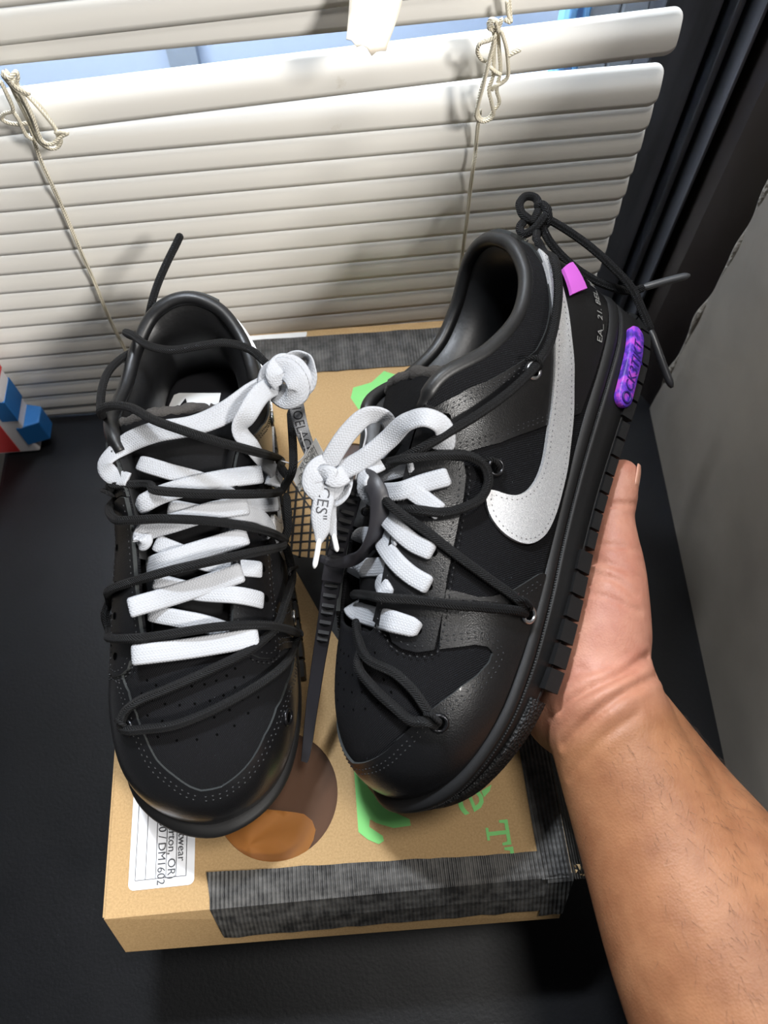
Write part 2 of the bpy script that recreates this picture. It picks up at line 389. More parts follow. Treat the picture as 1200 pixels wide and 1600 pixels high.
ladder([(22, 118), (45, 195), (62, 250), (78, 285), (95, 322), (112, 362), (128, 400), (146, 440), (162, 480), (178, 515), (195, 548), (212, 585), (230, 622)], 'ladder_cord')
ladder([(792, -40), (794, 0), (797, 35)], 'ladder_cord')
ladder([(749, 170), (745, 200), (742, 232), (738, 262), (733, 300), (729, 338), (724, 375), (719, 415), (712, 470), (705, 530)], 'ladder_cord')
def bundle(strands, r=.0011):
    root = None
    for s in strands:
        pts = [bw(x, y, d) for x, y, d in s]
        o = tube('cord_bundle' if root is None else 'cord_strand', pts, r, M['cord'], bl if root is None else root, n=10*len(pts), k=6)
        if root is None: root = o
    return root
bundle([[(5, 112, .012), (15, 130, .013), (30, 160, .013), (48, 195, .012), (62, 222, .011), (78, 232, .012), (90, 228, .013), (88, 205, .014), (70, 180, .015), (48, 155, .014), (20, 128, .014)],
        [(2, 115, .016), (22, 140, .016), (40, 165, .016), (58, 205, .016), (72, 228, .015), (86, 232, .014), (95, 220, .013), (80, 190, .013), (62, 165, .013), (40, 146, .013), (8, 118, .012)],
        [(8, 108, .017), (35, 150, .018), (52, 185, .018), (66, 220, .017), (80, 225, .017), (97, 212, .016), (105, 208, .016), (96, 206, .016), (85, 208, .015)],
        [(0, 125, .014), (12, 150, .015), (20, 172, .014), (6, 178, .012), (3, 186, .011), (14, 192, .011), (32, 194, .012), (44, 192, .013)],
        [(12, 122, .018), (28, 138, .019), (45, 146, .018), (30, 143, .018), (15, 128, .018)],
        [(3, 110, .018), (14, 122, .02), (25, 112, .018), (28, 122, .018), (20, 130, .018), (6, 120, .017)],
        [(18, 170, .012), (28, 185, .013), (42, 212, .012), (52, 218, .012)]])
bundle([[(776, 40, .012), (770, 70, .013), (762, 105, .014), (752, 140, .014), (746, 170, .013), (752, 186, .012), (764, 184, .012), (772, 172, .012), (780, 160, .012), (776, 140, .012), (782, 110, .012), (780, 80, .012), (778, 45, .012)],
        [(768, 36, .015), (772, 60, .016), (764, 95, .017), (756, 130, .017), (748, 160, .016), (744, 182, .015), (756, 190, .014), (770, 182, .014), (768, 160, .014), (764, 140, .013), (770, 120, .013), (772, 80, .013), (774, 40, .013)],
        [(776, 55, .017), (766, 62, .017), (750, 68, .016), (746, 80, .015), (752, 92, .014), (760, 96, .014)],
        [(782, 45, .015), (790, 70, .015), (793, 90, .014), (793, 120, .013), (786, 128, .013), (772, 136, .013), (768, 142, .013)],
        [(793, 88, .014), (800, 84, .014), (808, 80, .014), (814, 77, .014)],
        [(766, 105, .016), (774, 112, .016), (783, 117, .016)],
        [(762, 40, .017), (768, 30, .018), (780, 34, .018), (784, 30, .018), (776, 46, .018), (764, 44, .018), (772, 32, .019), (779, 52, .019)],
        [(792, 0, .008), (794, 22, .009), (798, 34, .010), (788, 30, .010)]])
# hanging strip of masking tape
T0 = [(548, -40, .010), (545, 20, .024), (541, 62, .040)]; T1 = [(640, -60, .010), (625, 15, .026), (603, 78, .043)]
a = catmull([bw(*p) for p in T0], 14); b_ = catmull([bw(*p) for p in T1], 14)
V = []; 
for i in range(14):
    for j in range(9):
        p = a[i]+(b_[i]-a[i])*j/8
        if i == 13: p = p+np.array([0, 0, .0012*math.sin(j*2.3)-.002*(j in (5, 6))])
        V.append(p+np.array([0, -.003*math.sin(j/8*math.pi), 0]))
F = [(i*9+j, i*9+j+1, (i+1)*9+j+1, (i+1)*9+j) for i in range(13) for j in range(8)]
o = mesh_obj('masking_tape', np.array(V)+np.array([0, .404, 0]), F, M['tape_masking']); sm = o.modifiers.new('s', 'SOLIDIFY'); sm.thickness = .0003
tag(o, 'torn strip of cream masking tape hanging over the upper slats', 'tape')

# ------------------------------------------------------------------ parcel at the far left
e0 = on_plane(2, 578, 1, .388)
pr = empty('parcel_box', (e0[0], .388, 0.0)); tag(pr, 'white mailing carton with red and blue print standing at the table corner', 'box')
Mr = Matrix.Identity(4)
MB().box((-.16, -.022, .001), (0, .002, .26), Mr).build('carton', M['parcel'], pr, bevel=.002)
MB().box((-.16, -.0224, .082), (.0003, .0022, .087), Mr).build('red_stripe', M['red'], pr)
MB().box((-.16, -.0226, .004), (-.016, -.0220, .076), Mr).build('red_panel', M['red'], pr)
MB().box((-.012, -.0226, .046), (.0004, .002, .070), Mr).build('blue_panel', M['blue'], pr)
v, f = prism([(-.006, -.0232), (.012, -.018), (.012, -.002), (-.002, .002)], .012, .036)
MB().add(v, f).build('blue_tape', M['blue'], pr, bevel=.001)

# ------------------------------------------------------------------ shoe box
BX0, BX1, BY0, BY1 = -.1425, .0985, .0065, .387
bx = empty('shoe_box', (0, .2, 0)); tag(bx, 'kraft cardboard shoe box with black duct tape and green lettering', 'box')
OFF = np.array([0, .2, 0])
def bq(name, verts, faces, mat, parent=None, smooth=False): return mesh_obj(name, np.asarray(verts)-OFF, faces, mat, parent or bx, smooth)
def lidpt(px, py, dz=0.0): return on_plane(px, py, 2, BOXZ+dz)
# lid top with a round window
HC = lidpt(432, 1241); HR = .0335
def ringp(c, r, n=56): return [(c[0]+r*math.cos(2*math.pi*i/n), c[1]+r*math.sin(2*math.pi*i/n)) for i in range(n)]
H2 = lidpt(548, 745); H2R = .027
out = [(BX0, BY0+.0015), (BX1, BY0-.0015), (BX1, BY1), (BX0, BY1)]
pts = [Vector(p) for p in out]; edges = [(0, 1), (1, 2), (2, 3), (3, 0)]
for c, r_ in ((HC, HR), (H2, H2R)):
    k0 = len(pts); q = ringp(c, r_); pts += [Vector(p) for p in q]; edges += [(k0+i, k0+(i+1) % len(q)) for i in range(len(q))]
vv, _, ff, *_r = delaunay_2d_cdt(pts, edges, [], 1, 1e-6)
keep = []
for q in ff:
    cx = sum(vv[i][0] for i in q)/len(q); cy = sum(vv[i][1] for i in q)/len(q)
    if all(math.hypot(cx-c[0], cy-c[1]) > r_*.999 for c, r_ in ((HC, HR), (H2, H2R))): keep.append(q)
o = bq('lid', [(a[0], a[1], BOXZ) for a in vv], keep, M['kraft']); s_ = o.modifiers.new('s', 'SOLIDIFY'); s_.thickness = .0018; s_.offset = -1
lid = o
FZ = .028
fl0 = on_plane(197, 1485, 2, BOXZ-FZ); fr0 = on_plane(873, 1432, 2, BOXZ-FZ)
def skirt(name, a, b, c, d, mat=None, th=.0018):
    o = bq(name, [a, b, c, d], [(0, 1, 2, 3)], mat or M['kraft']); m_ = o.modifiers.new('s', 'SOLIDIFY'); m_.thickness = th; m_.offset = 0; return o
z = BOXZ; zb = BOXZ-FZ
TL, TR, TBR, TBL = (BX0, BY0+.0015, z), (BX1, BY0-.0015, z), (BX1, BY1, z), (BX0, BY1, z)
RX = BX1+.0165
skirt('lid_flap', TL, TR, tuple(fr0), tuple(fl0))
skirt('lid_flap', TR, TBR, (BX1+.005, BY1+.001, zb), (RX, BY0+.004, zb-.002))
skirt('lid_flap', TL, TBL, (BX0-.001, BY1+.001, zb), (BX0+.001, BY0+.004, zb))
skirt('lid_flap', TBL, TBR, (BX1+.005, BY1+.003, zb), (BX0-.001, BY1+.003, zb))
MB().box((BX0+.008, BY0+.012-.2, 0.001), (BX1-.006, BY1-.006-.2, BOXZ-.016)).build('box_body', M['kraft'], bx, bevel=.001)
# inside the windows: brown card and orange tissue
def disc(name, c, r, z, mat, n=56, parent=None, th=None):
    o = bq(name, [(x, y, z) for x, y in ringp(c, r, n)], [tuple(range(n))], mat, parent)
    if th: s = o.modifiers.new('s', 'SOLIDIFY'); s.thickness = th
    return o
for c, r_ in ((HC, HR), (H2, H2R)):
    o = disc('inner_card', c, r_*1.3, BOXZ-.0135, M['brown_inside'])
tis = [(HC[0]-.016, HC[1]-.024, BOXZ-.0045)]; n = 40; F = []
for r_ in range(1, 9):
    for i in range(n):
        a = 2*math.pi*i/n; rad = .0285*r_/8*(1+.10*math.sin(3*a+1)+.05*math.sin(7*a))
        x = HC[0]-.016+rad*math.cos(a)*1.1; y = min(HC[1]-.024+rad*math.sin(a), HC[1]-.0075-.18*(x-HC[0])); tis.append((x, y, BOXZ-.0060+.0022*(r_/8)*math.sin(a*4+r_*.5)-.0045*(r_/8)**3))
F = [(0, 1+i, 1+(i+1) % n) for i in range(n)]+[(1+(r_-1)*n+i, 1+r_*n+i, 1+r_*n+(i+1) % n, 1+(r_-1)*n+(i+1) % n) for r_ in range(1, 8) for i in range(n)]
bq('tissue', tis, F, M['orange'], None, True)
disc('window_film', HC, HR+.001, BOXZ-.0012, M['film']); disc('window_film', H2, H2R+.001, BOXZ-.0012, M['film'])
# tape
TZ = BOXZ+.0006
def lp(px, py): p = lidpt(px, py); return (p[0], p[1], TZ)
def lerp(a, b, t): return tuple(np.asarray(a)+(np.asarray(b)-np.asarray(a))*t)
def strip(name, rows, mat=None, nx=24, jag=.0006, parent=None):
    """rows: list of (left point, right point) across a strip"""
    V = []
    for a, b in rows:
        for i in range(nx+1):
            p = np.array(lerp(a, b, i/nx)); V.append(p)
    V = np.array(V); m_ = len(rows)
    for r_ in (0, m_-1): V[r_*(nx+1):(r_+1)*(nx+1), 1] += jag*.4*RNG.standard_normal(nx+1)
    F = [(r_*(nx+1)+i, r_*(nx+1)+i+1, (r_+1)*(nx+1)+i+1, (r_+1)*(nx+1)+i) for r_ in range(m_-1) for i in range(nx)]
    o = bq(name, V, F, mat or M['duct'], parent); s = o.modifiers.new('s', 'SOLIDIFY'); s.thickness = .0005; s.offset = 0; return o
# front strip, folded over the lid edge
def fold_front(px):
    t = (px-167)/(882-167); p = np.array(lerp(TL, TR, t)); return p
nrm = unit(np.cross(np.array(TR)-np.array(TL), fl0-np.array(TL))); nrm = nrm if nrm[1] < 0 else -nrm
def front_pt(t, k): p = np.array(lerp(lerp(TL, tuple(fl0), k), lerp(TR, tuple(fr0), k), t)); return tuple(p+nrm*.0026)
t0, t1 = .222, .972
strip('tape_strip', [(lp(323, 1363), lp(842, 1330)), (tuple(np.array(lerp(TL, TR, t0))+[0, .004, .0006]), tuple(np.array(lerp(TL, TR, t1))+[0, .004, .0006])),
                     (tuple(np.array(lerp(TL, TR, t0))+[0, -.0008, 0.0003]), tuple(np.array(lerp(TL, TR, t1))+[0, -.0008, .0003])), (front_pt(t0+.008, .35), front_pt(t1-.003, .35)), (front_pt(t0+.012, .70), front_pt(t1-.005, .68))])
# right strip
def side_pt(t, k):
    p = np.array(lerp(lerp(TR, TBR, t), lerp((RX, BY0+.004, zb-.002), (BX1+.005, BY1+.001, zb), t), k)); return tuple(p+np.array([.0012, 0, .0008]))
strip('tape_strip', [((BX1-.0155, BY0-.003, TZ+.0004), (BX1-.0155, BY1, TZ+.0004)), ((BX1-.002, BY0-.003, TZ+.0004), (BX1-.002, BY1, TZ+.0004)), ((BX1+.0008, BY0-.004, BOXZ), (BX1+.0008, BY1, BOXZ)), (side_pt(-.015, .5), side_pt(1, .5)), (side_pt(-.02, 1.08), side_pt(1, 1.0))])
strip('tape_strip', [((BX1-.0125, BY0-.0012, TZ+.0007), (BX1+.0012, BY0-.0012, TZ+.0007)), (front_pt(.948, .05), front_pt(1.004, .05)), (front_pt(.945, .82), front_pt(1.0, .80))], nx=6)
# back strip across the lid
yb0 = lidpt(560, 577)[1]; yb1 = lidpt(560, 521)[1]
strip('tape_strip', [((BX0, yb0+.001, TZ), (BX1, yb0-.001, TZ)), ((BX0, (yb0+yb1)/2, TZ), (BX1, (yb0+yb1)/2, TZ)), ((BX0, yb1+.001, TZ), (BX1, yb1-.001, TZ))])
# white half-disc added in place of a round notch in the lid's back edge
c = lidpt(425, 500); n = 30
bq('lid_notch_disc', [(c[0]+.026*math.cos(-math.pi*i/n), BY1-.0005+.019*math.sin(-math.pi*i/n), TZ) for i in range(n+1)], [tuple(range(n+1))[::-1]], M['paper'])
# torn corner
tc = np.array(TR)
V = []; F = []
for i in range(14):
    b0 = tc+np.array([RNG.uniform(-.001, .008), RNG.uniform(-.002, .004), RNG.uniform(-.008, .002)])+np.array([.004, 0, -.004]); d = unit(RNG.standard_normal(3))*.0022
    k0 = len(V); V += [b0, b0+d, b0+d*.4+np.array([.0009, .0007, .0006]), b0+np.array([-.0008, .0006, .0008])]; F += [(k0, k0+1, k0+2), (k0, k0+2, k0+3), (k0, k0+3, k0+1), (k0+1, k0+3, k0+2)]
bq('torn_corner', V, F, M['kraft_edge'])
# paper label with printed rules and writing
L0 = lidpt(200, 1396); L1 = lidpt(305, 1388)
lx0, lx1, ly0, ly1 = L0[0], L1[0]-.0005, L0[1]+.001, L0[1]+.105
def rrect(x0, x1, y0, y1, r, n=6):
    P = []
    for cx, cy, a0 in ((x1-r, y1-r, 0), (x0+r, y1-r, 90), (x0+r, y0+r, 180), (x1-r, y0+r, 270)):
        P += [(cx+r*math.cos(math.radians(a0+90*i/n)), cy+r*math.sin(math.radians(a0+90*i/n))) for i in range(n+1)]
    return P
P = rrect(lx0, lx1, ly0, ly1, .003); LZ = BOXZ+.0004
lab = bq('paper_label', [(x, y, LZ) for x, y in P], [tuple(range(len(P)))], M['label'])
mb = MB()
lw = lx1-lx0
for k in range(6):
    x = lx0+lw*(.10+.155*k); mb.box((x-.00013, ly0+.0045-.2, LZ+.0001), (x+.00013, ly1-.006-.2, LZ+.0003))
mb.box((lx0+lw*.10, ly0+.0045-.00013-.2, LZ+.0001), (lx0+lw*.875, ly0+.0045+.00013-.2, LZ+.0003))
o = mb.build('printed_rules', M['print_grey'], lab)
def label_text(s, k, px, py, size):
    y0 = lidpt(px, py)[1]; x = lx0+lw*(.10+.155*k)+.0009
    text_flat('printed_text', s, size, np.array([x, y0, LZ+.0002])-OFF, (0, -1, 0), (1, 0, 0), M['print_grey'], lab, .0002)
label_text('06850 / DM1602', 2, 235, 1258, .0058); label_text('(Beaverton, OR)', 3, 250, 1252, .0058); label_text('Footwear', 4, 268, 1275, .0058)
# green lettering and the black lattice print
GZ = np.array([0, 0, BOXZ+.0003])
def lidpoly(name, pxs, mat, parent=None, dz=.0003):
    P = [lidpt(x, y)+np.array([0, 0, dz]) for x, y in pxs]
    vv, _, ff, *_r = delaunay_2d_cdt([Vector(p[:2]) for p in P], [(i, (i+1) % len(P)) for i in range(len(P))], [], 1, 1e-7)
    return bq(name, [(a[0], a[1], BOXZ+dz) for a in vv], [tuple(q) for q in ff], mat, parent)
lidpoly('green_lettering', [(553, 1200), (560, 1195), (575, 1230), (600, 1262), (640, 1280), (642, 1290), (615, 1294), (588, 1286), (578, 1280), (577, 1292), (598, 1306), (600, 1314), (592, 1319), (575, 1312), (560, 1300)], M['green'])
lidpoly('green_lettering', [(548, 622), (552, 606), (580, 598), (600, 580), (625, 588), (640, 600), (630, 625), (590, 640), (560, 640)], M['green'])
lidpoly('green_lettering', [(752, 1236), (768, 1226), (765, 1236), (756, 1246)], M['green'])
p = lidpt(722, 1253); text_flat('green_lettering', 'e', .031, p-OFF+np.array([-.004, .006, 0]), (.25, -.97, 0), (.97, .25, 0), M['green'], bx, .0003)
p = lidpt(757, 1284)
def serifT(x, y, parent=None):
    s = .0125; U = [(0, 1), (0, .62), (.10, .62), (.14, .84), (.42, .84), (.42, .12), (.25, .12), (.25, 0), (.75, 0), (.75, .12), (.58, .12), (.58, .84), (.86, .84), (.90, .62), (1, .62), (1, 1)]
    P = [Vector((x+v*s, y-u*s)) for u, v in U]; vv, _, ff, *_r = delaunay_2d_cdt(P, [(i, (i+1) % len(P)) for i in range(len(P))], [], 1, 1e-7)
    return bq('green_lettering', [(a[0], a[1], BOXZ+.0003) for a in vv], [tuple(f) for f in ff], M['green'])
serifT(p[0], p[1]); serifT(p[0]+.0006, p[1]-.0135)
def band(name, a, b, w, mat, parent=None):
    a = lidpt(*a); b = lidpt(*b); d = unit(b-a); s = np.array([-d[1], d[0], 0])*w/2; up = np.array([0, 0, .0003])
    return [a+s+up, b+s+up, b-s+up, a-s+up]
mb = MB()
for i in range(9):
    q = band('', (452+i*13, 752), (440+i*14, 872), .0016, None); mb.add(np.array(q)-OFF, [(0, 1, 2, 3)])
    q = band('', (452, 770+i*13), (560, 752+i*15), .0014, None); mb.add(np.array(q)-OFF+[0, 0, .00005], [(0, 1, 2, 3)])
    q = band('', (455+i*14, 752), (540+i*8, 872), .0010, None); mb.add(np.array(q)-OFF+[0, 0, .0001], [(0, 1, 2, 3)])
mb.build('lattice_print', M['print_black'], bx)
lidpoly('lattice_print', [(445, 862), (470, 870), (560, 880), (560, 905), (545, 960), (560, 1040), (562, 1062), (552, 1050), (535, 1010), (520, 988), (508, 975), (495, 950), (470, 905)], M['print_black'])
lidpoly('lattice_print', [(538, 800), (560, 795), (590, 1000), (580, 1010)], M['print_black'], None, .0004)

# ------------------------------------------------------------------ shoe form
# stations from toe (0) round the inner side to the heel (14): base point, top point, handles of the curve between
ST = [
(.2935,.000,.030, .226,.000,.079, (.004,0,.030),(.030,0,-.005)),
(.286,.023,.029, .226,.007,.079, (.004,.003,.030),(.028,.008,-.006)),
(.268,.040,.027, .2255,.0135,.079, (.003,.004,.029),(.020,.014,-.007)),
(.240,.0480,.025, .222,.0185,.0795, (.001,.0035,.029),(.010,.016,-.009)),
(.210,.0485,.024, .206,.0210,.0835, (0,.0035,.030),(.003,.015,-.010)),
(.180,.0465,.0235, .182,.0220,.089, (0,.004,.031),(.001,.015,-.012)),
(.150,.0430,.0235, .156,.0235,.0945, (0,.004,.032),(0,.014,-.015)),
(.124,.0400,.024, .130,.0290,.1005, (0,.004,.033),(0,.012,-.018)),
(.102,.038,.0245, .108,.0370,.102, (0,.004,.032),(0,.006,-.021)),
(.080,.037,.025, .084,.0415,.0875, (0,.004,.026),(0,.003,-.020)),
(.055,.0365,.0255, .058,.0395,.0785, (0,.004,.022),(0,.003,-.018)),
(.031,.034,.026, .034,.0345,.0795, (-.001,.003,.022),(0,.003,-.018)),
(.0135,.0265,.0265, .0165,.0245,.086, (-.003,.002,.022),(-.003,.003,-.018)),
(.006,.014,.027, .009,.0125,.0905, (-.004,.001,.022),(-.004,.001,-.018)),
(.004,.000,.027, .0065,.000,.092, (-.004,0,.022),(-.004,0,-.018)),
]
_c = []
for b0, b1, b2, t0_, t1_, t2_, p, q in ST:
    b = np.array([b0, b1, b2]); t = np.array([t0_, t1_, t2_]); _c.append([b, b+p, t+q, t])
_c = np.array(_c)*np.array([1, 1.01, 1.10])
LAT = np.array([1, .95, .90, .895, .90, .925, .96, .985, 1, 1, 1, 1, 1, 1, 1])   # the outer side is a little narrower at the ball
_l = _c*np.array([1, -1, 1]); _l[:, :, 1] *= np.stack([LAT, LAT, (LAT+1)/2, np.ones(15)], 1)
FULL = np.concatenate([_c, _l[-2:0:-1]])
def crp(A, u):
    n = len(A); i = np.floor(u).astype(int); f = (u-i).reshape((-1,)+(1,)*(A.ndim-1))
    p0, p1, p2, p3 = A[(i-1) % n], A[i % n], A[(i+1) % n], A[(i+2) % n]
    return .5*(2*p1+(p2-p0)*f+(2*p0-5*p1+4*p2-p3)*f**2+(3*p1-p0-3*p2+p3)*f**3)
def sheet(s, t):
    s = np.atleast_1d(np.asarray(s, float)); t = np.atleast_1d(np.asarray(t, float))[:, None]
    c = crp(FULL, s % 28)
    return c[:, 0]*(1-t)**3+3*c[:, 1]*t*(1-t)**2+3*c[:, 2]*t*t*(1-t)+c[:, 3]*t**3
def sheet_n(s, t):
    s = np.atleast_1d(np.asarray(s, float)); t = np.atleast_1d(np.asarray(t, float)); e = .02
    tc = np.clip(t, .02, .98)
    n = unit(np.cross(sheet(s+e, tc)-sheet(s-e, tc), sheet(s, tc+e*.5)-sheet(s, tc-e*.5)))
    return n      # points outward
SO = [(.302,.000),(.2945,.0240),(.276,.0428),(.245,.0520),(.212,.0525),(.180,.0498),(.150,.0452),(.124,.0422),(.102,.0407),(.080,.0400),(.055,.0394),(.031,.0370),(.010,.0285),(.0005,.0145),(-.002,0)]
SF = np.array(SO+[(x, -y*k) for (x, y), k in list(zip(SO, LAT))[-2:0:-1]])
def outline(s):
    s = np.atleast_1d(np.asarray(s, float)); return crp(SF, s % 28)
def outline_n(s):
    d = outline(np.asarray(s)+.03)-outline(np.asarray(s)-.03); return unit(np.stack([-d[:, 1], d[:, 0]], 1))*-1.0
_k = outline_n([7.0])[0]
ON = 1.0 if _k[1] > 0 else -1.0
def wall(s, z, inset=0.0):
    """point of the sole's side; z counted from the ground at that place (toe spring added)"""
    s = np.atleast_1d(np.asarray(s, float)); q = outline(s); n = ON*outline_n(s); z = np.broadcast_to(np.asarray(z, float), s.shape)
    inset = np.broadcast_to(np.asarray(inset, float), s.shape)
    xy = q-n*inset[:, None]; sp = .017*np.clip((q[:, 0]-.205)/.095, 0, 1)**1.8
    return np.concatenate([xy, (z+sp)[:, None]], 1)
def sole_top(s):
    x = outline(s)[:, 0]; return np.interp(x, [0, .06, .12, .22, .27, .30], [.0325, .0305, .0275, .0245, .0215, .0195])
def rings(name, rows, mat, parent, mir, ns=168, cap_bottom=False, s0=0, s1=28):
    s = np.linspace(s0, s1, ns, endpoint=(s1-s0 < 28)); V = []; zt = sole_top(s)
    xo = outline(s)[:, 0]; toe = np.clip((xo-.17)/.10, 0, 1)
    for (ins, zf, za) in rows:
        V.append(wall(s, zf*zt+za, ins+.006*toe*max(0, 1-zf*1.2)))
    V = np.concatenate(V)*np.array([1, mir, 1]); F = []
    closed = s1-s0 >= 28
    for r_ in range(len(rows)-1):
        for i in range(ns if closed else ns-1):
            j = (i+1) % ns; F.append((r_*ns+i, r_*ns+j, (r_+1)*ns+j, (r_+1)*ns+i))
    if cap_bottom: F.append(tuple(range(ns-1, -1, -1)))
    return mesh_obj(name, V, fixf(V, F), mat, parent, True)
def fixf(V, F): return F
# poses
def pose(R, t):
    m_ = Matrix.Identity(4)
    for i in range(3):
        for j in range(3): m_[i][j] = float(R[i][j])
        m_[i][3] = float(t[i])
    return m_
RB = np.array([[-0.4522, 0.4294, -0.7817], [-0.8568, -0.453, 0.2468], [-0.2481, 0.7813, 0.5726]])
u_, _s, vt_ = np.linalg.svd(RB); RB = u_@vt_
TBp = np.array([0.1673, 0.2916, 0.1924])
ya = math.radians(1.5)
XA = np.array([math.sin(ya), -math.cos(ya), 0]); RA = np.stack([XA, np.cross([0, 0, 1.], XA), [0, 0, 1.]], 1); TAp = np.array([-.088, .338, BOXZ+.0006])

# sheet search tree
NS, NT = 224, 40
gs = np.linspace(0, 28, NS, endpoint=False); gt = np.linspace(0, 1, NT)
GS, GT = np.meshgrid(gs, gt, indexing='ij')
SV = sheet(GS.ravel(), GT.ravel()); SFc = []; 
for i in range(NS):
    for j in range(NT-1):
        a, b_, c, d = i*NT+j, ((i+1) % NS)*NT+j, ((i+1) % NS)*NT+j+1, i*NT+j+1
        SFc.append((a, b_, c, d))
def tree(V, F): return BVHTree.FromPolygons([Vector(v) for v in V], [tuple(f) for f in F])
BV_SHEET = tree(SV, SFc)
def to_local(R, T, p): return (np.asarray(p)-T)@R
def st_of(p, idx):
    i, j = divmod(idx, NT-1); s0, s1, t0, t1 = gs[i]-.08, gs[i]+.21, max(0, gt[j]-.015), min(1, gt[j+1]+.015)
    for it in range(3):
        a, b_ = np.meshgrid(np.linspace(s0, s1, 13), np.linspace(t0, t1, 13), indexing='ij'); Q = sheet(a.ravel(), b_.ravel()); k = ((Q-p)**2).sum(1).argmin()
        s, t = a.ravel()[k], b_.ravel()[k]; ds, dt = (s1-s0)/12, (t1-t0)/12
        s0, s1, t0, t1 = s-ds, s+ds, max(0, t-dt), min(1, t+dt)
    return (s if s <= 14 else s-28), t
def px_st(px, py):
    o = to_local(RB, TBp, CAM_LOC); d = ray(px, py)@RB
    h = BV_SHEET.ray_cast(Vector(o), Vector(d))
    if h[0] is None: return None
    return st_of(np.array(h[0]), h[2])
def chain(pts): return [q for q in (px_st(*p) for p in pts) if q is not None and q[0] > .05]
def dense_st(ch, closed=False, step=.0022):
    """resample a chain of (s,t) so that steps on the surface are small; straight lines in (s,t)"""
    out = []; n = len(ch)
    for i in range(n if closed else n-1):
        a = np.array(ch[i], float); b = np.array(ch[(i+1) % n], float)
        L = np.linalg.norm(sheet(*a)-sheet(*b)); k = max(1, int(L/step))
        for q in range(k): out.append(a+(b-a)*q/k)
    if not closed: out.append(np.array(ch[-1], float))
    return np.array(out)
def smooth_st(ch, n=60): return [tuple(p) for p in catmull(np.array([(s*.02, t*.07) for s, t in ch]), n)/np.array([.02, .07])]
SS, TS = .02, .07
def patch_data(poly, th=.0013, step=.0026, base=0.0):
    """raised panel over the sheet: poly is a closed list of (s,t)"""
    D = dense_st(poly, True); P2 = [Vector((s*SS, t*TS)) for s, t in D]; n = len(P2)
    x0, y0 = D.min(0)*[SS, TS]; x1, y1 = D.max(0)*[SS, TS]
    inner = []
    py_ = np.array([(p.x, p.y) for p in P2])
    gx, gy = np.meshgrid(np.arange(x0+step/2, x1, step), np.arange(y0+step/2, y1, step), indexing='ij')
    g = np.stack([gx.ravel(), gy.ravel()], 1)
    ins = np.zeros(len(g), bool); q = np.roll(py_, -1, 0)
    for a, b in zip(py_, q):
        c_ = ((a[1] > g[:, 1]) != (b[1] > g[:, 1]))
        if abs(b[1]-a[1]) > 1e-12: ins ^= c_ & (g[:, 0] < (b[0]-a[0])*(g[:, 1]-a[1])/(b[1]-a[1])+a[0])
    g = g[ins]
    if len(g):
        dm = np.full(len(g), 9.0)
        for k in range(0, len(py_)): dm = np.minimum(dm, ((g-py_[k])**2).sum(1))
        g = g[dm > (step*.55)**2]
    pts = P2+[Vector(p) for p in g]
    vv, ee, ff, *_r = delaunay_2d_cdt(pts, [(i, (i+1) % n) for i in range(n)], [], 1, 1e-7)
    uv = np.array([(a[0], a[1]) for a in vv]); s = uv[:, 0]/SS; t = np.clip(uv[:, 1]/TS, 0, 1)
    N_ = sheet_n(s, t); top = sheet(s, t)+N_*(th+base)
    cnt = {}
    for f in ff:
        for a, b in zip(f, list(f[1:])+[f[0]]): cnt[(a, b)] = cnt.get((a, b), 0)+1
    bd = [(a, b) for (a, b) in cnt if (b, a) not in cnt]
    bset = sorted({i for e in bd for i in e}); low = {i: len(top)+k for k, i in enumerate(bset)}
    lowv = sheet(s[bset], t[bset])+N_[bset]*(base-.0006)
    nb = len(bset); hi = {i: len(top)+nb+k for k, i in enumerate(bset)}
    # the rim drops a little before the cut edge, the wall has its own vertices so that the edge stays crisp
    V = np.vstack([top, lowv, top[bset]]); F = [tuple(f) for f in ff]; mi = [0]*len(F)
    for a, b in bd: F.append((hi[b], hi[a], low[a], low[b])); mi.append(1)
    U = np.vstack([uv, uv[bset], uv[bset]])
    return V, F, mi, U
def flipm(V, F, mir):
    if mir > 0: return V, F
    return np.asarray(V)*np.array([1, -1, 1]), [tuple(f[::-1]) for f in F]
def mirror_poly(poly): return [(-s, t) for s, t in poly][::-1]
PCACHE = {}
def patch(name, poly, mat, parent, mir, th=.0013, base=0.0, key=None, edge=None):
    k = key or id(poly)
    if k not in PCACHE: PCACHE[k] = patch_data(poly, th, base=base)
    V, F, mi, U = PCACHE[k]; V, F = flipm(V, F, mir)
    me_mats = [mat, edge or M['raw_edge']]
    o = mesh_obj(name, V, F, None, parent, True, U, me_mats, mi)
    o.data.polygons.foreach_set('use_smooth', [i == 0 for i in mi]); return o
